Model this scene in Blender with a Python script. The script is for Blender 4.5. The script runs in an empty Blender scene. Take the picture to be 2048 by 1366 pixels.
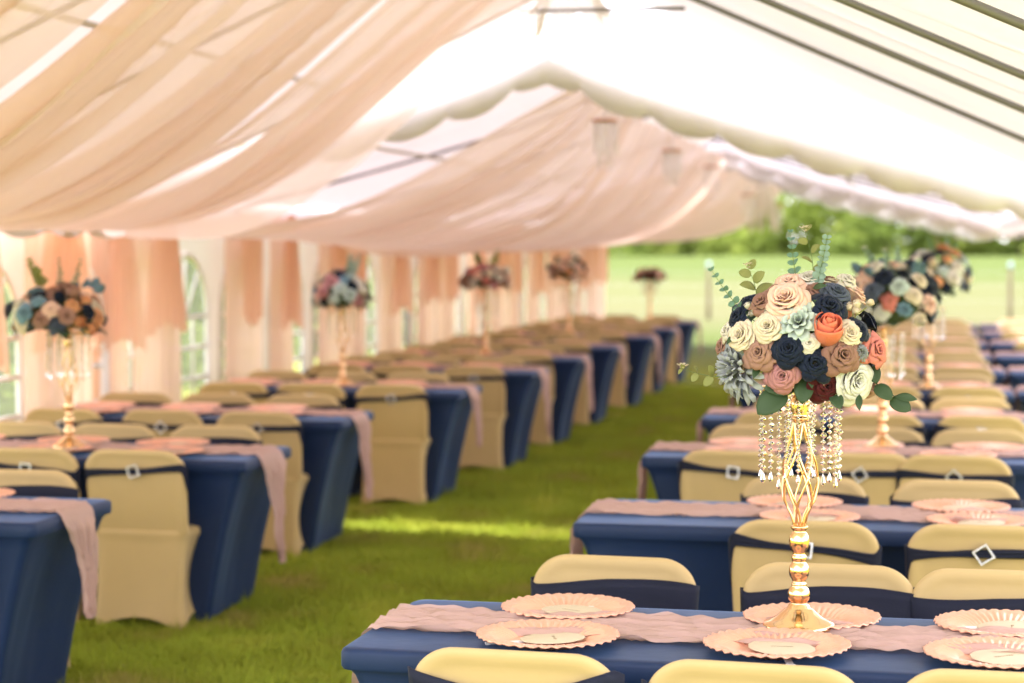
import bpy, math, random
import numpy as np
from mathutils import Vector, Matrix, Euler

rng = np.random.default_rng(7)
random.seed(7)
SC = bpy.context.scene
COL = SC.collection
PI = math.pi

# ---------------------------------------------------------------- camera, sky, sun, exposure
CAM_H = 1.72
cam_data = bpy.data.cameras.new("camera")
cam = bpy.data.objects.new("camera", cam_data)
COL.objects.link(cam)
cam.location = (0, 0, CAM_H)
cam.rotation_euler = (math.radians(90 - 2.762), 0, math.radians(11.654))
cam_data.sensor_width = 36
cam_data.lens = 4000 / 2048 * 36
cam_data.clip_start = 0.05
cam_data.clip_end = 2000
cam_data.dof.use_dof = True
cam_data.dof.focus_distance = 4.92
cam_data.dof.aperture_fstop = 2.5
cam_data.dof.aperture_blades = 9
SC.camera = cam

SUN_EL, SUN_AZ = math.radians(74), math.radians(12)     # azimuth measured from +Y towards -X
sun_dir = Vector((-math.sin(SUN_AZ) * math.cos(SUN_EL), math.cos(SUN_AZ) * math.cos(SUN_EL), math.sin(SUN_EL)))
sl = bpy.data.lights.new("sun", 'SUN')
sl.energy = 4.0
sl.angle = math.radians(0.6)
sl.color = (1.0, 0.95, 0.955)
sun = bpy.data.objects.new("sun", sl)
sun.rotation_euler = sun_dir.to_track_quat('Z', 'Y').to_euler()
sun.location = (0, 0, 30)
COL.objects.link(sun)

world = bpy.data.worlds.new("World")
SC.world = world
world.use_nodes = True
wn, wl = world.node_tree.nodes, world.node_tree.links
wn.clear()
w_out = wn.new("ShaderNodeOutputWorld")
w_bg = wn.new("ShaderNodeBackground")
w_bg.inputs["Strength"].default_value = 0.15
w_sky = wn.new("ShaderNodeTexSky")
w_sky.sky_type = 'NISHITA'
w_sky.sun_disc = False
w_sky.sun_elevation = SUN_EL
w_sky.sun_rotation = -SUN_AZ
w_sky.air_density = 1.0
w_sky.dust_density = 2.0
w_tc = wn.new("ShaderNodeTexCoord")
w_map = wn.new("ShaderNodeMapping")
w_map.inputs["Scale"].default_value = (2.2, 2.2, 5.0)
w_noise = wn.new("ShaderNodeTexNoise")
w_noise.inputs["Scale"].default_value = 1.7
w_noise.inputs["Detail"].default_value = 6
w_noise.inputs["Roughness"].default_value = 0.55
w_ramp = wn.new("ShaderNodeValToRGB")
w_ramp.color_ramp.elements[0].position = 0.34
w_ramp.color_ramp.elements[1].position = 0.52
w_mix = wn.new("ShaderNodeMix")
w_mix.data_type = 'RGBA'
w_mix.inputs[7].default_value = (4.6, 4.65, 4.75, 1)
wl.new(w_tc.outputs["Generated"], w_map.inputs["Vector"])
wl.new(w_map.outputs["Vector"], w_noise.inputs["Vector"])
wl.new(w_noise.outputs["Fac"], w_ramp.inputs["Fac"])
w_n2 = wn.new("ShaderNodeTexNoise")
w_n2.inputs["Scale"].default_value = 3.1
w_n2.inputs["Detail"].default_value = 5
w_r2 = wn.new("ShaderNodeValToRGB")
w_r2.color_ramp.elements[0].position = 0.35
w_r2.color_ramp.elements[0].color = (6.2, 6.0, 6.7, 1)
w_r2.color_ramp.elements[1].position = 0.58
w_r2.color_ramp.elements[1].color = (10.7, 10.3, 11.1, 1)
wl.new(w_map.outputs["Vector"], w_n2.inputs["Vector"])
wl.new(w_n2.outputs["Fac"], w_r2.inputs["Fac"])
wl.new(w_r2.outputs["Color"], w_mix.inputs[7])
wl.new(w_ramp.outputs["Color"], w_mix.inputs[0])
wl.new(w_sky.outputs["Color"], w_mix.inputs[6])
wl.new(w_mix.outputs[2], w_bg.inputs["Color"])
wl.new(w_bg.outputs["Background"], w_out.inputs["Surface"])

SC.view_settings.view_transform = 'Standard'
SC.view_settings.look = 'None'
SC.view_settings.exposure = 1.73
SC.view_settings.gamma = 1
SC.view_settings.use_curve_mapping = False
SC.render.engine = 'CYCLES'
SC.cycles.use_denoising = True
SC.cycles.max_bounces = 10
SC.cycles.diffuse_bounces = 5
SC.cycles.transmission_bounces = 8
SC.cycles.transparent_max_bounces = 24
SC.cycles.sample_clamp_indirect = 6
SC.cycles.caustics_reflective = False
SC.cycles.caustics_refractive = False

# ---------------------------------------------------------------- camera projection (only to skip what is far outside the frame)
_yaw, _pit = math.radians(11.654), math.radians(2.762)
_fw = np.array([-math.sin(_yaw) * math.cos(_pit), math.cos(_yaw) * math.cos(_pit), -math.sin(_pit)])
_rt = np.array([math.cos(_yaw), math.sin(_yaw), 0])
_up = np.cross(_rt, _fw)
def project(p):
    v = np.array(p, float) - np.array([0, 0, CAM_H])
    d = v @ _fw
    return 1024 + 4000 * (v @ _rt) / d, 683 - 4000 * (v @ _up) / d, d
def in_frame(p, mx=150, my=150):
    x, y, d = project(p)
    return d > 0.5 and -mx < x < 2048 + mx and -my < y < 1366 + my

# ---------------------------------------------------------------- materials
def nodes_of(m):
    m.use_nodes = True
    return m.node_tree.nodes, m.node_tree.links
def fabric(name, col, rough=0.75, sheen=0.0, transl=0.0, tcol=None, var=0.10, scale=6.0, bump=0.0, bscale=60.0, metal=0.0, spec=0.3, wave=None):
    """Principled surface whose colour wanders a little with noise; optional translucency and bump."""
    m = bpy.data.materials.new(name)
    n, l = nodes_of(m)
    p = n["Principled BSDF"]
    out = n["Material Output"]
    tc = n.new("ShaderNodeTexCoord")
    nz = n.new("ShaderNodeTexNoise")
    nz.inputs["Scale"].default_value = scale
    nz.inputs["Detail"].default_value = 5
    l.new(tc.outputs["Object"], nz.inputs["Vector"])
    mx = n.new("ShaderNodeMix"); mx.data_type = 'RGBA'
    mx.inputs[6].default_value = tuple(max(0, c * (1 - var)) for c in col) + (1,)
    mx.inputs[7].default_value = tuple(min(1, c * (1 + var)) for c in col) + (1,)
    l.new(nz.outputs["Fac"], mx.inputs[0])
    l.new(mx.outputs[2], p.inputs["Base Color"])
    p.inputs["Roughness"].default_value = rough
    p.inputs["Metallic"].default_value = metal
    p.inputs["Specular IOR Level"].default_value = spec
    if sheen:
        p.inputs["Sheen Weight"].default_value = sheen
        p.inputs["Sheen Roughness"].default_value = 0.4
    if bump:
        nb = n.new("ShaderNodeTexNoise")
        nb.inputs["Scale"].default_value = bscale
        nb.inputs["Detail"].default_value = 4
        l.new(tc.outputs["Object"], nb.inputs["Vector"])
        b = n.new("ShaderNodeBump")
        b.inputs["Strength"].default_value = bump
        b.inputs["Distance"].default_value = 0.01
        l.new(nb.outputs["Fac"], b.inputs["Height"])
        l.new(b.outputs["Normal"], p.inputs["Normal"])
    if transl:
        t = n.new("ShaderNodeBsdfTranslucent")
        t.inputs["Color"].default_value = tuple(tcol or col) + (1,)
        s = n.new("ShaderNodeMixShader")
        s.inputs[0].default_value = transl
        l.new(p.outputs[0], s.inputs[1]); l.new(t.outputs[0], s.inputs[2])
        l.new(s.outputs[0], out.inputs["Surface"])
    return m
def metal(name, col, rough=0.15, bump=0.0):
    m = fabric(name, col, rough=rough, metal=1.0, var=0.06, spec=0.5, bump=bump, bscale=180)
    return m
def sheer(name, col, transp=0.12, transl=0.55, tcol=None):
    """Thin cloth: part see-through, part translucent."""
    m = fabric(name, col, rough=0.85, transl=transl, tcol=tcol, var=0.06, scale=3.0, bump=0.15, bscale=40, spec=0.1)
    n, l = nodes_of(m)
    out = n["Material Output"]
    src = out.inputs["Surface"].links[0].from_socket
    tr = n.new("ShaderNodeBsdfTransparent")
    s = n.new("ShaderNodeMixShader")
    s.inputs[0].default_value = transp
    l.new(src, s.inputs[1]); l.new(tr.outputs[0], s.inputs[2])
    l.new(s.outputs[0], out.inputs["Surface"])
    return m

M = {}
M['navy'] = fabric('navy_spandex', (0.006, 0.021, 0.072), rough=0.55, sheen=0.34, var=0.10, bump=0.14, bscale=13, spec=0.35)
M['navy'].node_tree.nodes['Principled BSDF'].inputs['Sheen Roughness'].default_value = 0.26
M['navy'].node_tree.nodes['Principled BSDF'].inputs['Sheen Tint'].default_value = (0.30, 0.55, 1.0, 1)
M['sash'] = fabric('navy_sash', (0.007, 0.009, 0.026), rough=0.7, sheen=0.03, var=0.15, bump=0.1, bscale=200)
M['gold_cloth'] = fabric('gold_spandex', (0.545, 0.39, 0.18), rough=0.62, sheen=0.12, var=0.06, bump=0.35, bscale=8, spec=0.3)
M['runner'] = None
M['charger'] = fabric('rose_gold_enamel', (0.90, 0.47, 0.32), rough=0.32, metal=0.25, var=0.05, scale=30, spec=0.5)
M['gold'] = metal('polished_rose_gold', (0.90, 0.60, 0.33), rough=0.13)
M['silver'] = metal('rhinestone_silver', (0.80, 0.80, 0.80), rough=0.22, bump=0.3)
M['copper'] = metal('copper_ring', (0.62, 0.30, 0.18), rough=0.3)
M['cream_paper'] = fabric('cream_paper', (0.62, 0.52, 0.37), rough=0.8, var=0.06, scale=40)
M['rust_tone'] = fabric('rust_tone', (0.48, 0.13, 0.05), rough=0.6, var=0.08)
M['white_stick'] = fabric('white_wood', (0.82, 0.80, 0.78), rough=0.5, var=0.04)
M['ink'] = fabric('brown_ink', (0.48, 0.37, 0.25), rough=0.8)
M['roof'] = fabric('white_tent_cloth', (0.86, 0.84, 0.84), rough=0.55, transl=0.27, tcol=(0.94, 0.905, 0.93), var=0.05, scale=1.2, bump=0.12, bscale=7)
M['valance'] = fabric('white_valance_cloth', (0.86, 0.82, 0.84), rough=0.6, transl=0.40, tcol=(0.92, 0.88, 0.90), var=0.03, scale=2, bump=0.1, bscale=12)
M['wallcloth'] = fabric('white_wall_cloth', (0.84, 0.81, 0.80), rough=0.6, transl=0.2, tcol=(0.9, 0.87, 0.84), var=0.03)
M['pole_pale'] = fabric('painted_purlin', (0.62, 0.58, 0.52), rough=0.5, var=0.06)
M['pole'] = fabric('galvanised_pole', (0.21, 0.195, 0.21), rough=0.5, metal=0.35, var=0.1)
M['drape'] = sheer('peach_chiffon', (0.95, 0.75, 0.64), transp=0.27, transl=0.60, tcol=(0.99, 0.82, 0.72))
M['curtain'] = sheer('pale_peach_sheer', (0.92, 0.64, 0.51), transp=0.14, transl=0.55, tcol=(0.97, 0.72, 0.60))
M['swag'] = sheer('deep_peach_sheer', (0.93, 0.64, 0.49), transp=0.20, transl=0.5, tcol=(0.97, 0.67, 0.51))
M['runner'] = sheer('dusty_pink_gauze', (0.66, 0.44, 0.38), transp=0.14, transl=0.25, tcol=(0.8, 0.55, 0.48))
M['tulle'] = sheer('white_tulle', (0.88, 0.82, 0.76), transp=0.35, transl=0.5)
M['bark'] = fabric('bark', (0.11, 0.085, 0.06), rough=0.9, var=0.3, bump=0.6, bscale=12)
M['wood_post'] = fabric('weathered_post', (0.24, 0.18, 0.12), rough=0.9, var=0.25, bump=0.4, bscale=15)
M['blue_cap'] = fabric('pale_blue_cap', (0.45, 0.62, 0.70), rough=0.5)
M['wire'] = metal('fence_wire', (0.35, 0.34, 0.32), rough=0.5)

def petal_mat(name, col, var=0.12, transl=0.28):
    m = petal_base(name, col, var, transl)
    n, l = nodes_of(m)
    p = n["Principled BSDF"]
    src = p.inputs["Base Color"].links[0].from_socket
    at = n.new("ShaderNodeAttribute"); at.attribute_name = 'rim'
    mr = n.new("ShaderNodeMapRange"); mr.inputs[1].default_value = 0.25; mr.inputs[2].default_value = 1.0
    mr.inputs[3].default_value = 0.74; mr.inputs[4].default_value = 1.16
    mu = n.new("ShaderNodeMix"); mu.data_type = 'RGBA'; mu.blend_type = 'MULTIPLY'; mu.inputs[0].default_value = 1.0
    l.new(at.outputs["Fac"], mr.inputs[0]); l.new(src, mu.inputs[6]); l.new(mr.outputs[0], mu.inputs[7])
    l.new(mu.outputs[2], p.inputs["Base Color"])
    return m
def petal_base(name, col, var, transl):
    return fabric(name, col, rough=0.62, transl=transl, tcol=tuple(min(1, c * 1.1) for c in col), var=var, scale=2.5, bump=0.25, bscale=14, sheen=0.1, spec=0.2)
P = {
    'navy': petal_mat('petal_navy', (0.008, 0.014, 0.038), 0.25, 0.04),
    'slate': petal_mat('petal_slate', (0.10, 0.12, 0.19)),
    'mauve': petal_mat('petal_brown_mauve', (0.37, 0.195, 0.155)),
    'taupe': petal_mat('petal_taupe_rose', (0.46, 0.255, 0.205)),
    'peach': petal_mat('petal_peach', (0.93, 0.67, 0.57), 0.05),
    'cream': petal_mat('petal_cream', (0.84, 0.73, 0.60), 0.04),
    'ivory': petal_mat('petal_ivory', (0.82, 0.76, 0.70), 0.03),
    'white': petal_mat('petal_white', (0.80, 0.78, 0.74), 0.03),
    'mint': petal_mat('petal_pale_mint', (0.62, 0.70, 0.68), 0.05),
    'grey': petal_mat('petal_blue_grey', (0.46, 0.48, 0.51), 0.08),
    'coral': petal_mat('petal_coral', (0.85, 0.27, 0.17), 0.12),
    'pink': petal_mat('petal_coral_pink', (0.74, 0.26, 0.23), 0.12),
    'dusty': petal_mat('petal_dusty_pink', (0.58, 0.27, 0.29), 0.12),
    'burgundy': petal_mat('petal_burgundy', (0.07, 0.007, 0.010), 0.2, 0.06),
    'orange': petal_mat('petal_orange', (0.82, 0.42, 0.22), 0.1),
    'blue': petal_mat('petal_dusty_blue', (0.22, 0.36, 0.48), 0.12),
}
M['leaf_dark'] = fabric('leaf_dark_green', (0.055, 0.095, 0.045), rough=0.5, transl=0.15, var=0.3, scale=9, bump=0.2, bscale=30)
M['leaf_euc'] = fabric('leaf_eucalyptus', (0.17, 0.29, 0.22), rough=0.6, transl=0.2, var=0.2, scale=20)
M['leaf_pale'] = fabric('leaf_silver_green', (0.30, 0.42, 0.36), rough=0.6, transl=0.2, var=0.15, scale=20)
M['leaf_olive'] = fabric('leaf_olive', (0.30, 0.31, 0.11), rough=0.55, transl=0.25, var=0.2, scale=20)
M['stem_green'] = fabric('stem_green', (0.16, 0.22, 0.08), rough=0.6, var=0.2)

def crystal():
    m = bpy.data.materials.new('clear_crystal')
    n, l = nodes_of(m)
    n.remove(n["Principled BSDF"])
    g = n.new("ShaderNodeBsdfGlossy"); g.inputs["Roughness"].default_value = 0.03
    g.inputs["Color"].default_value = (1, 1, 1, 1)
    r = n.new("ShaderNodeBsdfRefraction"); r.inputs["IOR"].default_value = 1.5
    r.inputs["Roughness"].default_value = 0.0
    f = n.new("ShaderNodeFresnel"); f.inputs["IOR"].default_value = 1.75
    s = n.new("ShaderNodeMixShader")
    l.new(f.outputs[0], s.inputs[0]); l.new(r.outputs[0], s.inputs[1]); l.new(g.outputs[0], s.inputs[2])
    l.new(s.outputs[0], n["Material Output"].inputs["Surface"])
    return m
M['crystal'] = crystal()
def vinyl():
    m = bpy.data.materials.new('clear_vinyl')
    n, l = nodes_of(m)
    n.remove(n["Principled BSDF"])
    g = n.new("ShaderNodeBsdfGlossy"); g.inputs["Roughness"].default_value = 0.12
    t = n.new("ShaderNodeBsdfTransparent"); t.inputs["Color"].default_value = (0.90, 0.91, 0.91, 1)
    d = n.new("ShaderNodeBsdfTranslucent"); d.inputs["Color"].default_value = (0.9, 0.9, 0.9, 1)
    s0 = n.new("ShaderNodeMixShader"); s0.inputs[0].default_value = 0.16
    s = n.new("ShaderNodeMixShader"); s.inputs[0].default_value = 0.05
    l.new(t.outputs[0], s0.inputs[1]); l.new(d.outputs[0], s0.inputs[2])
    l.new(s0.outputs[0], s.inputs[1]); l.new(g.outputs[0], s.inputs[2])
    l.new(s.outputs[0], n["Material Output"].inputs["Surface"])
    return m
M['vinyl'] = vinyl()

def ramp_mat(name, stops, scale, rough=0.8, transl=0.0, tcol=None, detail=6, mapping=(1, 1, 1), bump=0, bscale=30):
    m = bpy.data.materials.new(name)
    n, l = nodes_of(m)
    p = n["Principled BSDF"]
    p.inputs["Roughness"].default_value = rough
    p.inputs["Specular IOR Level"].default_value = 0.2
    tc = n.new("ShaderNodeTexCoord"); mp = n.new("ShaderNodeMapping")
    mp.inputs["Scale"].default_value = mapping
    nz = n.new("ShaderNodeTexNoise"); nz.inputs["Scale"].default_value = scale; nz.inputs["Detail"].default_value = detail
    cr = n.new("ShaderNodeValToRGB")
    els = cr.color_ramp.elements
    while len(els) < len(stops): els.new(0.5)
    for e, (pos, c) in zip(els, stops):
        e.position = pos; e.color = tuple(c) + (1,)
    l.new(tc.outputs["Object"], mp.inputs[0]); l.new(mp.outputs[0], nz.inputs["Vector"])
    l.new(nz.outputs["Fac"], cr.inputs[0]); l.new(cr.outputs[0], p.inputs["Base Color"])
    if bump:
        nb = n.new("ShaderNodeTexNoise"); nb.inputs["Scale"].default_value = bscale
        l.new(tc.outputs["Object"], nb.inputs["Vector"])
        b = n.new("ShaderNodeBump"); b.inputs["Strength"].default_value = bump
        l.new(nb.outputs["Fac"], b.inputs["Height"]); l.new(b.outputs[0], p.inputs["Normal"])
    if transl:
        t = n.new("ShaderNodeBsdfTranslucent")
        l.new(cr.outputs[0], t.inputs["Color"])
        s = n.new("ShaderNodeMixShader"); s.inputs[0].default_value = transl
        l.new(p.outputs[0], s.inputs[1]); l.new(t.outputs[0], s.inputs[2])
        l.new(s.outputs[0], n["Material Output"].inputs["Surface"])
    return m
M['foliage'] = ramp_mat('tree_leaves', [(0.3, (0.20, 0.27, 0.05)), (0.5, (0.31, 0.39, 0.08)), (0.7, (0.42, 0.48, 0.12))], 0.5, transl=0.5)
M['foliage_dark'] = ramp_mat('tree_leaves_dark', [(0.3, (0.12, 0.17, 0.04)), (0.55, (0.20, 0.27, 0.055)), (0.75, (0.29, 0.35, 0.08))], 0.5, transl=0.45)
M['blade'] = ramp_mat('grass_blades', [(0.30, (0.40, 0.34, 0.09)), (0.43, (0.31, 0.35, 0.04)), (0.55, (0.34, 0.41, 0.045)), (0.72, (0.47, 0.49, 0.07))], 1.5, transl=0.45, detail=8)

def ground_mat():
    m = bpy.data.materials.new('lawn_and_field')
    n, l = nodes_of(m)
    p = n["Principled BSDF"]; p.inputs["Roughness"].default_value = 0.95; p.inputs["Specular IOR Level"].default_value = 0.1
    tc = n.new("ShaderNodeTexCoord")
    sep = n.new("ShaderNodeSeparateXYZ"); l.new(tc.outputs["Object"], sep.inputs[0])
    n1 = n.new("ShaderNodeTexNoise"); n1.inputs["Scale"].default_value = 2.2; n1.inputs["Detail"].default_value = 9
    l.new(tc.outputs["Object"], n1.inputs["Vector"])
    lawn = n.new("ShaderNodeValToRGB")
    for e, (pos, c) in zip([lawn.color_ramp.elements[0], lawn.color_ramp.elements[1]], [(0.30, (0.23, 0.21, 0.05)), (0.55, (0.25, 0.29, 0.034))]):
        e.position = pos; e.color = c + (1,)
    l.new(n1.outputs["Fac"], lawn.inputs[0])
    # the field beyond: green strip, dry pale strip, green strip, wandering with noise
    n2 = n.new("ShaderNodeTexNoise"); n2.inputs["Scale"].default_value = 0.06; n2.inputs["Detail"].default_value = 6
    l.new(tc.outputs["Object"], n2.inputs["Vector"])
    md = n.new("ShaderNodeMath"); md.operation = 'MULTIPLY_ADD'
    md.inputs[1].default_value = 26.0
    l.new(n2.outputs["Fac"], md.inputs[0]); l.new(sep.outputs["Y"], md.inputs[2])
    mr = n.new("ShaderNodeMapRange"); mr.inputs[1].default_value = 38; mr.inputs[2].default_value = 150
    l.new(md.outputs[0], mr.inputs[0])
    fr = n.new("ShaderNodeValToRGB")
    st = [(0.0, (0.061, 0.09, 0.012)), (0.10, (0.072, 0.094, 0.02)), (0.20, (0.108, 0.108, 0.045)), (0.42, (0.100, 0.108, 0.038)), (0.55, (0.072, 0.097, 0.02)), (1.0, (0.072, 0.101, 0.019))]
    els = fr.color_ramp.elements
    while len(els) < len(st): els.new(0.5)
    for e, (pos, c) in zip(els, st):
        e.position = pos; e.color = c + (1,)
    l.new(mr.outputs[0], fr.inputs[0])
    mk = n.new("ShaderNodeMapRange"); mk.inputs[1].default_value = 26; mk.inputs[2].default_value = 34
    l.new(sep.outputs["Y"], mk.inputs[0])
    mx = n.new("ShaderNodeMix"); mx.data_type = 'RGBA'
    l.new(mk.outputs[0], mx.inputs[0]); l.new(lawn.outputs[0], mx.inputs[6]); l.new(fr.outputs[0], mx.inputs[7])
    l.new(mx.outputs[2], p.inputs["Base Color"])
    nb = n.new("ShaderNodeTexNoise"); nb.inputs["Scale"].default_value = 40; nb.inputs["Detail"].default_value = 6
    l.new(tc.outputs["Object"], nb.inputs["Vector"])
    b = n.new("ShaderNodeBump"); b.inputs["Strength"].default_value = 0.6; b.inputs["Distance"].default_value = 0.03
    l.new(nb.outputs["Fac"], b.inputs["Height"]); l.new(b.outputs[0], p.inputs["Normal"])
    return m
M['ground'] = ground_mat()

# ---------------------------------------------------------------- mesh helpers
class MB:
    def __init__(s): s.v, s.f, s.t = [], [], []
    def add(s, verts, faces):
        o = len(s.v)
        s.v.extend([tuple(map(float, p)) for p in verts])
        s.f.extend([tuple(i + o for i in f) for f in faces])
        return s
    def grid(s, A, wrap_u=False, wrap_v=False):
        """A[nv][nu] of points -> quads."""
        A = np.asarray(A, float)
        nv, nu = A.shape[:2]
        fs = []
        for j in range(nv if wrap_v else nv - 1):
            for i in range(nu if wrap_u else nu - 1):
                a, b = j * nu + i, j * nu + (i + 1) % nu
                c, d = ((j + 1) % nv) * nu + (i + 1) % nu, ((j + 1) % nv) * nu + i
                fs.append((a, b, c, d))
        return s.add(A.reshape(-1, 3), fs)
    def box(s, c, size, rot=None):
        hx, hy, hz = [k / 2 for k in size]
        vs = [Vector((x, y, z)) for x in (-hx, hx) for y in (-hy, hy) for z in (-hz, hz)]
        if rot is not None: vs = [rot @ q for q in vs]
        vs = [q + Vector(c) for q in vs]
        return s.add(vs, [(0, 1, 3, 2), (4, 6, 7, 5), (0, 4, 5, 1), (2, 3, 7, 6), (0, 2, 6, 4), (1, 5, 7, 3)])
    def tube(s, pts, r, n=8, closed=False):
        pts = [Vector(p) for p in pts]
        k = len(pts)
        rr = r if hasattr(r, '__len__') else [r] * k
        rings = []
        prev = None
        for i, p in enumerate(pts):
            a = pts[(i - 1) % k] if (closed or i > 0) else p
            b = pts[(i + 1) % k] if (closed or i < k - 1) else p
            t = (b - a).normalized()
            if prev is None:
                ref = Vector((0, 0, 1)) if abs(t.z) < 0.9 else Vector((1, 0, 0))
                u = t.cross(ref).normalized()
            else:
                u = (prev - t * prev.dot(t)).normalized()
            prev = u
            w = t.cross(u)
            rings.append([p + (u * math.cos(2 * PI * j / n) + w * math.sin(2 * PI * j / n)) * rr[i] for j in range(n)])
        o = len(s.v)
        s.grid(rings, wrap_u=True, wrap_v=closed)
        if not closed:
            s.f.append(tuple(o + j for j in reversed(range(n))))
            s.f.append(tuple(o + (k - 1) * n + j for j in range(n)))
        return s
    def lathe(s, prof, n=32, c=(0, 0, 0)):
        A = [[(c[0] + r * math.cos(2 * PI * j / n), c[1] + r * math.sin(2 * PI * j / n), c[2] + z) for j in range(n)] for r, z in prof]
        return s.grid(A, wrap_u=True)
    def mesh(s, name, mat=None, smooth=True, solid=0.0):
        me = bpy.data.meshes.new(name)
        me.from_pydata(s.v, [], s.f)
        if smooth: me.polygons.foreach_set('use_smooth', [True] * len(me.polygons))
        if mat is not None: me.materials.append(mat)
        me.update()
        return me

def thicken(me, t):
    """Give a sheet real thickness by duplicating it along its normals."""
    n = len(me.vertices)
    co = np.empty(n * 3); me.vertices.foreach_get('co', co); co = co.reshape(-1, 3)
    no = np.empty(n * 3); me.vertices.foreach_get('normal', no); no = no.reshape(-1, 3)
    fs = [tuple(p.vertices) for p in me.polygons]
    cnt = {}
    for f in fs:
        for a, b in zip(f, f[1:] + f[:1]): cnt[(a, b)] = 1
    rim = [(a, b) for (a, b) in cnt if (b, a) not in cnt]
    vs = np.vstack([co + no * t / 2, co - no * t / 2])
    ff = fs + [tuple(i + n for i in reversed(f)) for f in fs] + [(b, a, a + n, b + n) for a, b in rim]
    out = bpy.data.meshes.new(me.name)
    out.from_pydata(vs.tolist(), [], ff)
    out.polygons.foreach_set('use_smooth', [True] * len(out.polygons))
    for m in me.materials: out.materials.append(m)
    out.update()
    return out

def big_mesh(name, verts, tri_or_quad, mat, k):
    """Fast path for many faces: verts (N,3), faces (F,k)."""
    me = bpy.data.meshes.new(name)
    F = len(tri_or_quad)
    me.vertices.add(len(verts)); me.vertices.foreach_set('co', np.asarray(verts, np.float32).ravel())
    me.loops.add(F * k); me.loops.foreach_set('vertex_index', np.asarray(tri_or_quad, np.int32).ravel())
    me.polygons.add(F)
    me.polygons.foreach_set('loop_start', np.arange(0, F * k, k, dtype=np.int32))
    me.materials.append(mat)
    me.update(calc_edges=True)
    return me

def link(name, data, parent=None, loc=None, rot=None, mat=None):
    o = bpy.data.objects.new(name, data)
    COL.objects.link(o)
    if parent is not None: o.parent = parent
    if loc is not None: o.location = loc
    if rot is not None: o.rotation_euler = rot
    if mat is not None and data is not None:
        o.material_slots[0].link = 'OBJECT'
        o.material_slots[0].material = mat
    return o
def tag(o, label=None, cat=None, group=None, kind=None):
    if label: o['label'] = label
    if cat: o['category'] = cat
    if group: o['group'] = group
    if kind: o['kind'] = kind
    return o
def empty(name, loc=(0, 0, 0), rz=0.0):
    o = bpy.data.objects.new(name, None)
    o.empty_display_size = 0.1
    o.location = loc; o.rotation_euler = (0, 0, rz)
    COL.objects.link(o)
    return o
def clone(o, parent=None):
    c = o.copy()
    COL.objects.link(c)
    if parent is not None: c.parent = parent
    for ch in list(o.children): clone(ch, c)
    return c

ORD = ['first', 'second', 'third', 'fourth', 'fifth', 'sixth', 'seventh', 'eighth', 'ninth', 'tenth', 'eleventh', 'twelfth', 'thirteenth', 'fourteenth', 'fifteenth', 'sixteenth', 'seventeenth', 'eighteenth', 'nineteenth', 'twentieth', 'twenty-first', 'twenty-second', 'twenty-third', 'twenty-fourth', 'twenty-fifth', 'twenty-sixth']

# ---------------------------------------------------------------- ground
def terrain(x, y):
    t = np.clip((y - 48) / 75.0, 0, 1)
    t = t * t * (3 - 2 * t)
    return 1.02 * t + np.where(y > 123, (y - 123) * 0.003, 0) + 0.0 * x
xs = np.concatenate([np.linspace(-700, -60, 14), np.linspace(-50, 50, 41), np.linspace(60, 700, 14)])
ys = np.concatenate([np.linspace(-300, -20, 8), np.linspace(-10, 40, 26), np.linspace(44, 140, 49), np.linspace(160, 900, 12)])
A = [[(x, y, float(terrain(x, y))) for x in xs] for y in ys]
g = link('ground', MB().grid(A).mesh('ground', M['ground']))
tag(g, 'mown lawn under the tents running out into a dry pale field', None, None, 'structure')

def grass(n, x0, x1, y0, y1, hmin, hmax, name):
    x = rng.uniform(x0, x1, n); y = y0 + (y1 - y0) * rng.random(n) ** 1.25
    clump = 0.65 + 0.7 * np.abs(np.sin(x * 5.1 + 1.7 * np.sin(y * 3.3)) * np.sin(y * 4.7 + 1.3 * np.sin(x * 2.9)))
    h = rng.uniform(hmin, hmax, n) * clump
    a = rng.uniform(0, 2 * PI, n)
    w = rng.uniform(0.0022, 0.0048, n) * (1 + y / 12)
    lx, ly = rng.normal(0, 0.034, n), rng.normal(0, 0.034, n)
    v = np.empty((n, 3, 3))
    v[:, 0] = np.stack([x - w * np.cos(a), y - w * np.sin(a), np.zeros(n)], 1)
    v[:, 1] = np.stack([x + w * np.cos(a), y + w * np.sin(a), np.zeros(n)], 1)
    v[:, 2] = np.stack([x + lx, y + ly, h], 1)
    f = np.arange(n * 3).reshape(n, 3)
    o = link(name, big_mesh(name, v.reshape(-1, 3), f, M['blade'], 3))
    return tag(o, 'short green grass of the lawn between the tables', None, None, 'stuff')
grass(420000, -4.6, 0.9, 4.6, 24, 0.018, 0.05, 'lawn_grass')
grass(26000, -4.2, 0.4, 4.6, 16, 0.04, 0.085, 'long_grass')

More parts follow.
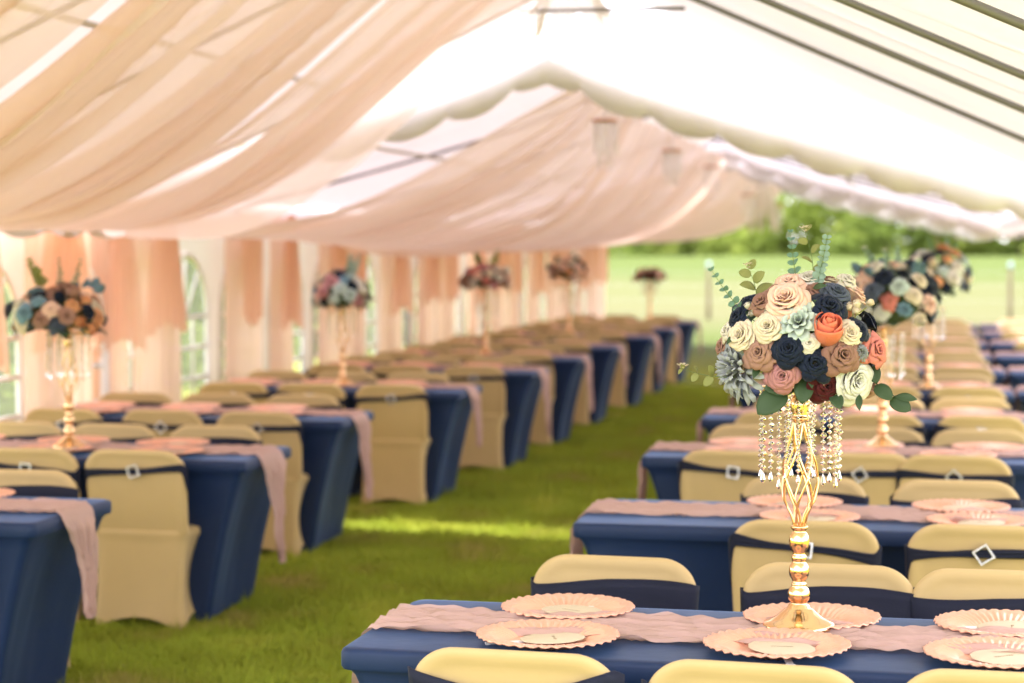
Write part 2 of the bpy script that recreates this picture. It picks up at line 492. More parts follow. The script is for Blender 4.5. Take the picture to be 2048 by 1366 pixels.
# ---------------------------------------------------------------- tents
def roof_profile(xc, half, zr, ze, sag):
    """Symmetric gable: |dx| -> z, steeper at the ridge by sag."""
    def z(x):
        t = np.clip(np.abs(x - xc) / half, 0, 1.05)
        return zr + (ze - zr) * t - sag * 1.25 * (1 - np.exp(-6 * t)) * (1 - np.clip(t, 0, 1))
    return z
def build_tent(y0, y1, xc, half, zr, ze, sag, rafters, purlins, label, far_val=True, near_val=True, legs=(), drop=0.24):
    root = empty('frame_tent', (xc, (y0 + y1) / 2, 0))
    tag(root, label, 'tent', 'white frame tents joined end to end')
    ox, oy = xc, (y0 + y1) / 2
    Z = roof_profile(xc, half, zr, ze, sag)
    R = sorted(rafters)
    # roof cover in two slopes, sagging a little between rafters
    for sgn in (-1, 1):
        nu, nv = 22, max(24, int((y1 - y0) * 6))
        A = []
        for y in np.linspace(y0, y1, nv + 1):
            d = min([abs(y - r) for r in R] + [0.6])
            row = []
            for t in np.linspace(0, 1, nu + 1):
                x = xc + sgn * half * t
                s = 0.05 * min(1, d / 0.5) * math.sin(PI * t) * (0.7 + 0.3 * math.sin(y * 2.1 + t * 3))
                wr = 0.006 * math.sin(7 * y + 11 * t) + 0.004 * math.sin(17 * y - 9 * t)
                row.append((x - ox, y - oy, float(Z(x)) + 0.045 - s + wr * math.sin(PI * t)))
            A.append(row)
        link('roof_cover', thicken(MB().grid(A).mesh('roof_cover', M['roof']), 0.004), root)
    # welded seams of the roof cloth, doubled strips under the cover
    for y in np.arange(y0 + 0.72, y1 - 0.2, 1.31):
        if min(abs(y - r) for r in R) < 0.12: continue
        for sgn in (-1, 1):
            A = []
            for t in np.linspace(0.01, 0.99, 23):
                x = xc + sgn * half * t
                row = []
                for dy in (-0.022, 0.022):
                    d = min([abs(y + dy - r) for r in R] + [0.6])
                    sg_ = 0.05 * min(1, d / 0.5) * math.sin(PI * t) * (0.7 + 0.3 * math.sin((y + dy) * 2.1 + t * 3))
                    row.append((x - ox, y + dy - oy, float(Z(x)) + 0.038 - sg_ - 0.009 * math.sin(PI * t)))
                A.append(row)
            link('roof_seam', MB().grid(A).mesh('roof_seam', M['roof']), root)
    # scalloped valances: gable ends and eaves
    def gable_valance(y, side):
        n = 220
        xsv = np.linspace(xc - half - 0.02, xc + half + 0.02, n)
        top, mid, bot = [], [], []
        for x in xsv:
            z = float(Z(x)) + 0.055
            ph = abs(x - xc) / 0.44
            sc = 0.075 * (1 - abs(math.cos(PI * ph)) ** 0.7)
            wv = 0.014 * math.sin(x * 9) + 0.008 * math.sin(x * 23)
            top.append((x - ox, y - oy, z)); mid.append((x - ox, y - oy + side * (0.03 + wv * 0.4), z - drop * 0.55))
            bot.append((x - ox, y - oy + side * (0.035 + wv), z - drop - 0.05 + sc))
        link('gable_valance', thicken(MB().grid([top, mid, bot]).mesh('gable_valance', M['valance']), 0.003), root)
    if near_val: gable_valance(y0 - 0.02, -1)
    if far_val: gable_valance(y1 + 0.02, 1)
    for sgn in (-1, 1):
        n = int((y1 - y0) * 14)
        top, bot = [], []
        for y in np.linspace(y0, y1, n):
            x = xc + sgn * (half + 0.012)
            sc = 0.05 * (1 - abs(math.cos(PI * y / 0.6)) ** 0.7)
            top.append((x - ox, y - oy, ze + 0.04)); bot.append((x + sgn * 0.02 * math.sin(y * 6) - ox, y - oy, ze - 0.24 + sc))
        link('eave_valance', thicken(MB().grid([top, bot]).mesh('eave_valance', M['valance']), 0.003), root)
    # frame poles
    def pole(name, a, b, r=0.021, m='pole'):
        link(name, MB().tube([(p[0] - ox, p[1] - oy, p[2]) for p in (a, b)], r, 10).mesh(name, M[m]), root)
    for y in R:
        for sgn in (-1, 1):
            if y == 12.08 and sgn > 0: continue
            xs_ = [xc + sgn * half * t for t in (0.005, 0.25, 0.5, 0.75, 1.0)]
            link('rafter', MB().tube([(x - ox, y - oy, float(Z(x)) - 0.012) for x in xs_], 0.0135, 10).mesh('rafter', M['pole']), root)
    pole('ridge_pole', (xc, y0 + 0.05, zr - 0.04), (xc, y1 - 0.05, zr - 0.04))
    for px in purlins:
        pole('purlin', (px, y0 + 0.05, float(Z(px)) - 0.03), (px, y1 - 0.05, float(Z(px)) - 0.03), 0.015, 'pole_pale')
    for (lx, ly) in legs:
        pole('leg_pole', (lx, ly, 0), (lx, ly, ze), 0.021)
    return root, Z

XW = -5.4
t1, Z1 = build_tent(2.9, 12.28, -2.1, 3.0, 3.36, 2.0, 0.02, [3.0, 4.1, 5.3, 6.55, 7.8, 9.35, 12.08], [-3.53], 'white frame tent overhead with dark steel rafters, draped in peach', near_val=False, far_val=False,
    legs=[(0.88, 3.0), (-5.08, 3.0), (-5.08, 7.8), (-5.5, 12.0)])
link('diagonal_brace', MB().tube([(-2.43 + 2.1, 12.0 - 7.59, 3.14), (-1.15 + 2.1, 9.68 - 7.59, 2.86)], 0.010, 8).mesh('diagonal_brace', M['pole']), t1)
t2, Z2 = build_tent(12.63, 23.9, -2.37, 3.2, 2.98, 2.02, 0.11, [12.95, 15.7, 18.4, 21.2, 23.7], [-3.9, -0.8], 'white gabled tent across the gap with a scalloped valance facing this way',
    legs=[(-5.55, 15.7), (-5.55, 21.2)])
t3, Z3 = build_tent(24.25, 35.0, -2.45, 3.2, 2.88, 2.02, 0.10, [24.4, 27.1, 29.8, 32.4, 34.8], [-3.9, -0.8], 'last white tent at the far end beside the field',
    legs=[(-5.6, 27.1), (-5.6, 32.4)])

# ---------------------------------------------------------------- ceiling drapes
def drape(name, label, xr, xe, zr, ze, edges_ridge, edges_eave, profA, profB, folds, amp, gather=0.0, seed=0):
    """Cloth strip slung from ridge to eave. v runs across the strip (near to far edge), u from ridge to eave."""
    r = np.random.default_rng(seed)
    nu, nv = 56, 34 * folds
    ph = r.uniform(0, 6.28, 4)
    A = []
    for v in np.linspace(0, 1, nv + 1):
        row = []
        for t in np.linspace(0, 1, nu + 1):
            ya = edges_ridge[0] + (edges_ridge[1] - edges_ridge[0]) * v
            yb = edges_eave[0] + (edges_eave[1] - edges_eave[0]) * v
            s = t ** 1.3
            y = ya * (1 - s) + yb * s
            x = xr + (xe - xr) * t
            z = (1 - v) * profA(t) + v * profB(t)
            g_ = math.sin(PI * min(1, t * 1.0)) * 0.55 + 0.45
            w = 2 * PI * folds * (v + 0.035 * math.sin(5 * t + ph[0]) + 0.05 * math.sin(9 * v + ph[1]))
            f1 = math.sin(w); f2 = math.sin(2.3 * w + ph[2] + 2 * t); f3 = math.sin(5.1 * w + ph[3])
            fine = math.sin(8.3 * w + 3 * math.sin(3 * t + ph[1])) * 0.5 + 0.5
            fine2 = math.sin(13.7 * w + ph[0] + 2.5 * t)
            env = 0.35 + 0.65 * math.sin(0.7 * w + ph[2] + 1.5 * t) ** 2
            dz = amp * g_ * (f1 * abs(f1) ** 0.2 + 0.4 * f2 + 0.16 * f3 + env * (0.17 * fine ** 2 + 0.05 * fine2))
            lam = (edges_ridge[1] - edges_ridge[0]) / folds
            y += lam / (2 * PI) * (0.5 + 1.45 * t ** 0.5 * g_) * (math.cos(w) + 0.45 * math.cos(2.3 * w + ph[2] + 2 * t))
            edge = min(v, 1 - v)
            if edge < 0.08: z -= 0.10 * g_ * (1 - edge / 0.08) ** 2 * amp / 0.05 * 0.5
            row.append((x, y, z + dz))
        A.append(row)
    o = link(name, MB().grid(A).mesh(name, M['drape']))
    return tag(o, label, 'drape', 'peach chiffon drapes slung under the tent roofs')
def p1(sag, zr=3.24, ze=1.9, pw=1.2):
    return lambda t: zr + (ze - zr) * t - sag * math.sin(PI * t ** pw)
def p2(zr, low, k=9.0, ze=1.85):
    return lambda t: low + (zr - low) * math.exp(-k * t) + (ze - low) * t ** 2.2
drape('ceiling_drape', 'peach ceiling drape overhead, partly out of the top corner', -2.2, -5.4, 3.24, 1.9, (5.0, 6.9), (5.2, 7.15), p1(0.43), p1(0.43), 3, 0.05, seed=1)
drape('ceiling_drape', 'broad peach ceiling drape with a thick rolled edge, second in the tent overhead', -2.2, -5.4, 3.24, 1.9, (7.15, 9.45), (8.1, 10.35), p1(0.43), p1(0.43), 5, 0.075, seed=5)
drape('ceiling_drape', 'peach ceiling drape by the open gap, its edge against the sky', -2.2, -5.4, 3.24, 1.9, (9.65, 11.7), (10.65, 12.1), p1(0.43), p1(0.45), 4, 0.075, seed=3)
drape('ceiling_drape', 'peach drape starting at the peak of the gabled tent', -2.35, -5.45, 2.8, 1.9, (13.6, 16.2), (13.6, 17.0), p1(0.36, 2.82), p2(2.78, 1.60, 6.0), 6, 0.06, seed=4)
for i, (a, b, c_, d_) in enumerate([(16.1, 18.9, 16.9, 19.4), (18.8, 21.8, 19.3, 22.0), (21.7, 25.0, 21.9, 25.2), (24.9, 28.4, 25.1, 28.5), (28.3, 31.8, 28.4, 31.9), (31.7, 34.7, 31.8, 34.8)]):
    drape('ceiling_drape', 'peach drape hanging steeply from the ridge, %s behind the gable peak' % ORD[i + 1], -2.35, -5.45, 2.75, 1.85, (a, b), (c_, d_), p2(2.78, 1.60 + 0.026 * i, 6.0 - 0.3 * i, 1.9), p2(2.78, 1.60 + 0.026 * i, 6.0 - 0.3 * i, 1.9), 6, 0.05, seed=10 + i)

# ---------------------------------------------------------------- tent sidewall with arched vinyl windows
BAY = 1.25
def window_shape(w, sill, spring, n=14):
    """outline points of an arched opening, local y from -w/2..w/2."""
    pts = [(-w / 2, sill), (w / 2, sill), (w / 2, spring)]
    for i in range(1, n):
        a = PI * i / n
        pts.append((w / 2 * math.cos(a), spring + w / 2 * 1.02 * math.sin(a)))
    pts.append((-w / 2, spring))
    return pts
def build_wall(y0, nb, x, label):
    root = empty('tent_sidewall', (x, y0 + nb * BAY / 2, 0))
    tag(root, label, 'tent wall', 'white tent walls with arched windows')
    ym = y0 + nb * BAY / 2
    sill, spring, w, top = 0.45, 1.16, 0.96, 2.02
    out = window_shape(w, sill, spring)
    mb = MB()
    for b in range(nb):
        yc = y0 + (b + 0.5) * BAY - ym
        L, Rr = yc - BAY / 2, yc + BAY / 2
        mb.add([(0, L, 0.02), (0, Rr, 0.02), (0, Rr, sill), (0, L, sill)], [(0, 1, 2, 3)])
        mb.add([(0, L, sill), (0, yc - w / 2, sill), (0, yc - w / 2, spring), (0, L, spring)], [(0, 1, 2, 3)])
        mb.add([(0, yc + w / 2, sill), (0, Rr, sill), (0, Rr, spring), (0, yc + w / 2, spring)], [(0, 1, 2, 3)])
        arc = [(yc + w / 2 * math.cos(PI * i / 14), spring + w / 2 * 1.02 * math.sin(PI * i / 14)) for i in range(15)]
        for (a, b2), e in zip(zip(arc[:-1], arc[1:]), range(14)):
            mb.add([(0, a[0], a[1]), (0, b2[0], b2[1]), (0, b2[0], top), (0, a[0], top)], [(0, 1, 2, 3)])
        mb.add([(0, L, spring), (0, yc - w / 2, spring), (0, yc - w / 2, top), (0, L, top)], [(0, 1, 2, 3)])
        mb.add([(0, yc + w / 2, spring), (0, Rr, spring), (0, Rr, top), (0, yc + w / 2, top)], [(0, 1, 2, 3)])
    link('wall_sheet', mb.mesh('wall_sheet', M['wallcloth'], smooth=False), root)
    fr = MB()
    ring = [(0.006, p[0], p[1]) for p in out]
    fr.tube(ring, 0.022, 6, closed=True)
    for z in (0.68, 0.92, spring): fr.box((0.006, 0, z), (0.012, w, 0.03))
    for yy in (-w / 6, w / 6): fr.box((0.007, yy, (sill + spring) / 2), (0.012, 0.028, spring - sill))
    for a in (50, 90, 130):
        a = math.radians(a)
        fr.tube([(0.007, 0, spring), (0.007, w / 2 * math.cos(a), spring + w / 2 * 1.02 * math.sin(a))], 0.013, 6)
    frame_me = fr.mesh('window_frame', M['white_stick'])
    pane = MB(); pane.add([(0, p[0], p[1]) for p in out], [tuple(range(len(out)))])
    pane_me = pane.mesh('pane', M['vinyl'], smooth=False)
    for b in range(nb):
        yc = y0 + (b + 0.5) * BAY - ym
        wf = link('window', frame_me, root, (0, yc, 0))
        link('pane', pane_me, wf)
    return root
build_wall(8.9, 3, XW + 0.02, 'white arched-window wall under the tent overhead, by the table edge')
build_wall(12.74, 9, XW - 0.2, 'long white wall with arched windows in the gabled tent')
build_wall(24.2, 8, XW - 0.25, 'far white wall with arched windows, ending at the open field')

# curtains hung along the wall: pale sheers between the windows, deeper peach swags tied above
def curtain_mesh(name, w_top, w_bot, z1, z0, folds, depth, mat, seed, hem=0.0):
    r = np.random.default_rng(seed)
    ph = r.uniform(0, 6.28, 3)
    A = []
    nu, nv = folds * 8, 16
    for j in range(nv + 1):
        t = j / nv
        w = w_top + (w_bot - w_top) * (t ** 0.7)
        row = []
        for i in range(nu + 1):
            u = i / nu - 0.5
            a = 2 * PI * folds * u
            hz = hem * abs(2 * u) ** 1.5 * (z1 - z0) if t > 0 else 0
            row.append((depth * (0.6 + 0.4 * t) * (math.sin(a + ph[0]) + 0.35 * math.sin(2.1 * a + ph[1] + t)), u * w + 0.01 * math.cos(a), z1 - (z1 - z0 - hz) * t))
        A.append(row)
    return MB().grid(A).mesh(name, mat)
cur_me = [curtain_mesh('curtain', 0.84, 0.90, 1.96, 0.05, 6, 0.02, M['curtain'], 20 + i) for i in range(3)]
swag_me = [curtain_mesh('swag_curtain', 0.22, 0.80, 1.98, 1.0 + 0.08 * i, 5, 0.03, M['swag'], 30 + i, hem=-0.12) for i in range(3)]
swag_me2 = [curtain_mesh('swag_curtain', 0.62, 0.42, 1.98, 1.06, 4, 0.025, M['swag'], 40, hem=0.1)]
edges = [8.9 + BAY * i for i in range(0, 4)] + [12.74 + BAY * i for i in range(0, 10)] + [24.2 + BAY * i for i in range(1, 9)]
k = 0
for i, y in enumerate(edges):
    x = XW + 0.16 if y < 12.5 else XW - 0.06
    if not in_frame((x, y, 1.2), 250, 300): continue
    nm = ORD[k]
    jy, jw, sy, sw = [(0.1, 0.62, 0.25, 0.5), (-0.12, 1.05, -0.1, 1.15), (0.2, 0.75, 0.22, 0.7), (0.0, 1.0, 0.1, 0.95), (-0.15, 0.8, -0.2, 0.6), (0.12, 1.1, 0.05, 1.1)][(i * 5 + 1) % 6]
    if i == 5: jy, jw, sy, sw = -0.30, 1.0, -0.32, 0.9
    if i == 7: jy, jw, sy, sw = 0.1, 0.7, 0.1, 0.6
    if i == 8: jy, jw, sy, sw = 0.3, 0.85, 0.3, 0.8
    if i == 6: jy, jw, sy, sw = 0.32, 1.0, 0.34, 0.9
    c_ = link('curtain', cur_me[i % 3], None, (x, y + jy, 0))
    c_.scale = (1, jw, 1)
    tag(c_, 'pale peach sheer curtain between wall windows, %s along the wall from the front' % nm, 'curtain', 'pale peach curtains along the window wall')
    s_ = link('swag_curtain', (swag_me2[0] if i % 3 == 0 else swag_me[i % 3]), None, (x + 0.09, y + sy, 0))
    s_.scale = (1, sw, 1)
    tag(s_, 'deep peach swag gathered at the eave above the %s sheer curtain' % nm, 'swag', 'deep peach swags along the window wall')
    k += 1

# ---------------------------------------------------------------- hanging crystal chandeliers along the ridge
bead_me = None
def bead(mb, c, r, n=8):
    prof = [(0, r), (0.62 * r, 0.62 * r), (r, 0.12 * r), (r, -0.12 * r), (0.62 * r, -0.62 * r), (0, -r)]
    A = [[(c[0] + p * math.cos(2 * PI * j / n), c[1] + p * math.sin(2 * PI * j / n), c[2] + z) for j in range(n)] for p, z in prof]
    mb.grid(A, wrap_u=True)
def drop_bead(mb, c, h, r, n=6):
    prof = [(0, 0), (0.45 * r, -0.2 * h), (r, -0.72 * h), (0.7 * r, -0.9 * h), (0, -h)]
    A = [[(c[0] + p * math.cos(2 * PI * j / n), c[1] + p * math.sin(2 * PI * j / n), c[2] + z) for j in range(n)] for p, z in prof]
    mb.grid(A, wrap_u=True)
def strand_mesh(length, nb, r, drop):
    mb = MB()
    step = (length - drop) / nb
    for i in range(nb):
        rr = r * (1.0 if i % 3 else 1.2)
        bead(mb, (0.0012 * math.sin(i * 2.3), 0, -step * (i + 0.5)), min(rr, step * 0.52))
    drop_bead(mb, (0, 0, -step * nb), drop, r * 0.95)
    mb.tube([(0, 0, 0), (0, 0, -length + drop)], 0.0006, 4)
    me = mb.mesh('crystal_strand', M['crystal'], smooth=False)
    return me
def chandelier(loc, label, first=[None]):
    if first[0] is None:
        root = empty('chandelier', loc)
        ring = MB().tube([(0.085 * math.cos(a), 0.085 * math.sin(a), 0) for a in np.linspace(0, 2 * PI, 25)[:-1]], 0.012, 8, closed=True)
        link('top_ring', ring.mesh('top_ring', M['copper']), root)
        link('hanging_wire', MB().tube([(0, 0, 0), (0, 0, 0.16)], 0.003, 6).tube([(0.085, 0, 0), (0, 0, 0.06), (-0.085, 0, 0)], 0.002, 6).mesh('hanging_wire', M['wire']), root)
        for tier, (rr, ln, n) in enumerate([(0.085, 0.24, 8), (0.05, 0.36, 5)]):
            me = strand_mesh(ln, int(ln / 0.02), 0.009, 0.035)
            for i in range(n):
                a = 2 * PI * i / n
                link('crystal_strand', me, root, (rr * math.cos(a), rr * math.sin(a), 0))
        first[0] = root
    else:
        root = clone(first[0]); root.location = loc
    tag(root, label, 'chandelier', 'crystal chandeliers hanging along the tent ridge')
chandelier((-2.28, 14.4, 2.62), 'crystal chandelier with copper ring just behind the gable peak')
chandelier((-2.33, 18.7, 2.60), 'crystal chandelier hanging second from the gable peak among peach drapes')
chandelier((-2.30, 22.0, 2.58), 'small crystal chandelier third from the gable peak')
chandelier((-2.22, 25.6, 2.36), 'small crystal chandelier where the gabled tent meets the last tent')
chandelier((-2.10, 29.2, 2.30), 'last crystal chandelier, hanging against the green trees')
# gathered tulle at the ridge overhead
def tulle(loc, w, h, label, seed):
    r = np.random.default_rng(seed)
    A = []
    for j in range(13):
        t = j / 12
        row = []
        for i in range(73):
            a = 2 * PI * i / 72
            rad = 0.06 + (w / 2 - 0.06) * t ** 0.6 + 0.035 * t * math.sin(11 * a + seed) + 0.02 * t * math.sin(19 * a)
            row.append((rad * math.cos(a), 0.7 * rad * math.sin(a), -h * t * (1 + 0.25 * math.sin(7 * a + 1))))
        A.append(row)
    o = link('tulle_tassel', MB().grid(A).mesh('tulle_tassel', M['tulle']), None, loc)
    tag(o, label, 'tassel')
tulle((-2.06, 11.7, 3.28), 0.46, 0.28, 'white tulle tassel gathered at the ridge of the tent overhead', 3)
tulle((-2.12, 27.0, 2.50), 0.36, 0.5, 'white tulle tassel hanging beside the last chandelier', 8)

# ---------------------------------------------------------------- banquet tables
TL, TD, TH = 1.83, 0.71, 0.75
def table_parts():
    """Spandex table cover: flat top with a rim, and a skirt drawn in to four feet."""
    nx, ny, rc = 28, 12, 0.035
    # outline of the top (rounded rectangle), counter-clockwise, finely sampled
    def outline(hx, hy, r, pinch=0.0, sx=0.0):
        pts = []
        def side(ax, ay, bx, by, n, out):
            for i in range(n):
                t = i / n
                p = np.array([ax + (bx - ax) * t, ay + (by - ay) * t])
                d = (pinch if out[0] == 0 else pinch * 0.45) * math.sin(PI * t) ** 1.0
                pts.append((p[0] - out[0] * d, p[1] - out[1] * d))
        def corner(cx, cy, a0, n=6):
            for i in range(n):
                a = a0 + PI / 2 * i / n
                pts.append((cx + r * math.cos(a), cy + r * math.sin(a)))
        side(hx, -hy + r, hx, hy - r, 12, (1, 0)); corner(hx - r, hy - r, 0)
        side(hx - r, hy, -hx + r, hy, 26, (0, 1)); corner(-hx + r, hy - r, PI / 2)
        side(-hx, hy - r, -hx, -hy + r, 12, (-1, 0)); corner(-hx + r, -hy + r, PI)
        side(-hx + r, -hy, hx - r, -hy, 26, (0, -1)); corner(hx - r, -hy + r, 1.5 * PI)
        return np.array(pts)
    rows = []
    for hx, hy, r, z in [(0.0, 0.0, 0.0, TH), (TL * .25, TD * .25, 0.02, TH), (TL / 2 - 0.03, TD / 2 - 0.03, rc, TH), (TL / 2 - 0.012, TD / 2 - 0.012, rc, TH - 0.001), (TL / 2 - 0.003, TD / 2 - 0.003, rc, TH - 0.005), (TL / 2, TD / 2, rc, TH - 0.013), (TL / 2, TD / 2, rc, TH - 0.045), (TL / 2 - 0.004, TD / 2 - 0.003, rc, TH - 0.052)]:
        o = outline(hx, hy, r)
        rows.append([(p[0], p[1], z) for p in o])
    top = MB().grid(rows, wrap_u=True).mesh('top_cover', M['navy'])
    rows = []
    n = 26
    for j in range(n + 1):
        t = j / n
        ins_x = 0.012 + 0.18 * t ** 0.7 if t > 0 else 0.006
        ins_y = 0.012 + 0.03 * t ** 0.6 if t > 0 else 0.006
        pin = 0.075 * math.sin(PI * min(1, t * 0.9 + 0.03)) ** 0.8
        z0 = TH - 0.048
        o = outline(TL / 2 - ins_x, TD / 2 - ins_y, rc * (1 - 0.3 * t))
        op = outline(TL / 2 - ins_x, TD / 2 - ins_y, rc * (1 - 0.3 * t), pin)
        row = []
        for k_, (a, b) in enumerate(zip(o, op)):
            # hem arcs up between the feet
            dist = math.hypot(*(a - b)) / max(pin, 1e-4)
            z = z0 * (1 - t) + 0.006 + 0.04 * dist * t ** 3
            cr = 0.007 * math.sin(k_ * 1.15 + 2 * t) * math.sin(PI * min(1, t * 0.95)) ** 0.7 * min(1, dist * 4) + 0.004 * math.sin(k_ * 0.47 + 5 * t) * t * (1 - t)
            sc_ = 1 + cr / 0.4
            row.append((b[0] + math.copysign(cr, b[0]) * (abs(b[0]) > TL / 2 - 0.3), b[1] * sc_, z))
        rows.append(row)
    skirt = MB().grid(rows, wrap_u=True).mesh('skirt', M['navy'])
    return top, skirt
TOP_ME, SKIRT_ME = table_parts()

def runner_mesh(seed, hang_l, hang_r):
    """Gauze runner along the table, wrinkled, with gathered ends hanging over both table ends."""
    r = np.random.default_rng(seed)
    W = 0.29
    ph = r.uniform(0, 6.28, 8)
    def edge(s): return 0.004 * math.sin(s * 19 + ph[0] + 2 * math.sin(3 * s)) + 0.009 * math.sin(s * 5.3 + ph[1]) + 0.003 * math.sin(s * 61 + ph[2] + 3 * math.sin(7 * s))
    hx = TL / 2
    # path along x: (s, x, z, t_hang)
    path = []
    for q in np.linspace(1, 0, 16)[:-1]: path.append((-hx - 0.012 - 0.03 * q, TH - 0.02 - hang_l * q, q))
    for q in np.linspace(0, 1, 4): path.append((-hx - 0.012 + 0.02 * q, TH - 0.02 + 0.026 * q ** 0.5, 0.0))
    for x in np.linspace(-hx + 0.02, hx - 0.02, 150): path.append((x, TH + 0.006, 0.0))
    for q in np.linspace(1, 0, 4): path.append((hx + 0.012 - 0.02 * q, TH - 0.02 + 0.026 * q ** 0.5, 0.0))
    for q in np.linspace(0, 1, 16)[1:]: path.append((hx + 0.012 + 0.03 * q, TH - 0.02 - hang_r * q, q))
    A = []
    s = 0
    px, pz = path[0][0], path[0][1]
    nu = 64
    for (x, z, q) in path:
        s += math.hypot(x - px, z - pz); px, pz = x, z
        shrink = 1 - 0.84 * q ** 0.7
        row = []
        for i in range(nu + 1):
            u = i / nu - 0.5
            y = u * W * shrink + (edge(s + (0.7 if u > 0 else 0)) * abs(2 * u) ** 3)
            wr = 0.010 * math.sin(u * 24 + 1.6 * math.sin(s * 6 + ph[3]) + ph[4]) + 0.006 * math.sin(u * 43 + 1.8 * math.sin(s * 13 + ph[5])) + 0.0028 * math.sin(u * 95 + 2.5 * math.sin(s * 23 + ph[6]) + 9 * u * math.sin(s * 4)) + 0.002 * math.sin(s * 67 + u * 41 + 2 * math.sin(s * 11))
            if q > 0:
                out = -1 if x < 0 else 1
                row.append((x + out * (abs(wr) * 1.6 + 0.003), y + 0.01 * math.sin(s * 21 + ph[6]), z))
            else:
                row.append((x, y, z + abs(wr) * 1.15 if abs(x) < hx - 0.01 else z + 0.001))
        A.append(row)
    return MB().grid(A).mesh('table_runner', M['runner'])
RUN_R = [runner_mesh(50 + i, [0.37, 0.49, 0.45][i], [0.37, 0.49, 0.45][i]) for i in range(3)]

# ---------------------------------------------------------------- chairs
def chair_cover_mesh():
    mb = MB()
    R, ZT, Z0 = 0.105, 0.81, 0.43
    def lean(z): return -0.205 - 0.055 * (z - Z0) / (ZT - Z0)
    def hw(z): return 0.213 + 0.014 * (z - Z0) / (ZT - Z0)
    def w_at(z):
        h = hw(z)
        if z > ZT - R:
            q = z - (ZT - R)
            return h - R + math.sqrt(max(0, R * R - q * q))
        return h
    nz, nu = 30, 30
    zs = Z0 + (ZT - Z0) * (1 - (1 - np.linspace(0, 1, nz + 1)) ** 1.6)
    us = np.sin(np.linspace(-PI / 2, PI / 2, nu + 1))
    def th(x, z):
        h = hw(z)
        qx, qz = abs(x) - (h - R), z - (ZT - R)
        if qx > 0 and qz > 0: e = R - math.hypot(qx, qz)
        else: e = min(h - abs(x), ZT - z)
        e = max(e, 0)
        tube = math.sqrt(max(0, 1 - (1 - min(e / 0.014, 1)) ** 2)) * 0.0145
        inner = max(0, min(1, (e - 0.02) / 0.028)); inner = inner * inner * (3 - 2 * inner)
        return tube - 0.0065 * inner
    for side in (-1, 1):
        A = [[(u * w_at(z), lean(z) + side * th(u * w_at(z), z), z) for u in us] for z in zs]
        if side > 0: A = [list(reversed(r)) for r in A]
        mb.grid(A)
    # lower body ring: seat rim down to hem
    def ring(ax, yb, yf, pin, r=0.03, hem=0.0, z=0.0):
        pts = []
        seg = [((ax, yb + r), (ax, yf - r), (1, 0)), ((ax - r, yf), (-ax + r, yf), (0, 1)), ((-ax, yf - r), (-ax, yb + r), (-1, 0)), ((-ax + r, yb), (ax - r, yb), (0, -1))]
        cen = [(ax - r, yf - r, 0), (-ax + r, yf - r, PI / 2), (-ax + r, yb + r, PI), (ax - r, yb + r, 1.5 * PI)]
        for (a, b, o), (cx, cy, a0) in zip(seg, cen):
            for i in range(10):
                t = i / 10
                d = math.sin(PI * t)
                pts.append((a[0] + (b[0] - a[0]) * t - o[0] * pin * d, a[1] + (b[1] - a[1]) * t - o[1] * pin * d * (0.25 if o[1] < 0 else 1), z + hem * d ** 0.8))
            for i in range(4):
                q = a0 + PI / 2 * i / 4
                pts.append((cx + r * math.cos(q), cy + r * math.sin(q), z))
        return pts
    rows = []
    rows.append(ring(0.02, -0.02, 0.02, 0, 0.005, 0, 0.452))
    rows.append(ring(0.17, -0.19, 0.17, 0, 0.03, 0, 0.45))
    rows.append(ring(0.196, -0.216, 0.185, 0, 0.035, 0, 0.445))
    rows.append(ring(0.202, -0.220, 0.195, 0, 0.035, 0, 0.430))
    rows.append(ring(0.201, -0.219, 0.195, 0.0, 0.035, 0, 0.415))
    rows.append(ring(0.197, -0.216, 0.190, 0.004, 0.03, 0, 0.402))
    for t in np.linspace(0.08, 1, 14):
        z = 0.405 * (1 - t) + 0.004
        ax = 0.197 - 0.008 * math.sin(PI * t) + 0.004 * t
        pin = 0.004 + 0.03 * math.sin(PI * t) + 0.022 * t
        rows.append(ring(ax, -0.216 - 0.026 * t, 0.190 - 0.01 * t, pin, 0.03, 0.05 * t ** 4, z))
    mb.grid(rows, wrap_u=True)
    mb.v = [(x * 1.10, y, z) for x, y, z in mb.v]
    return mb.mesh('cover', M['gold_cloth'])
COVER_ME = chair_cover_mesh()

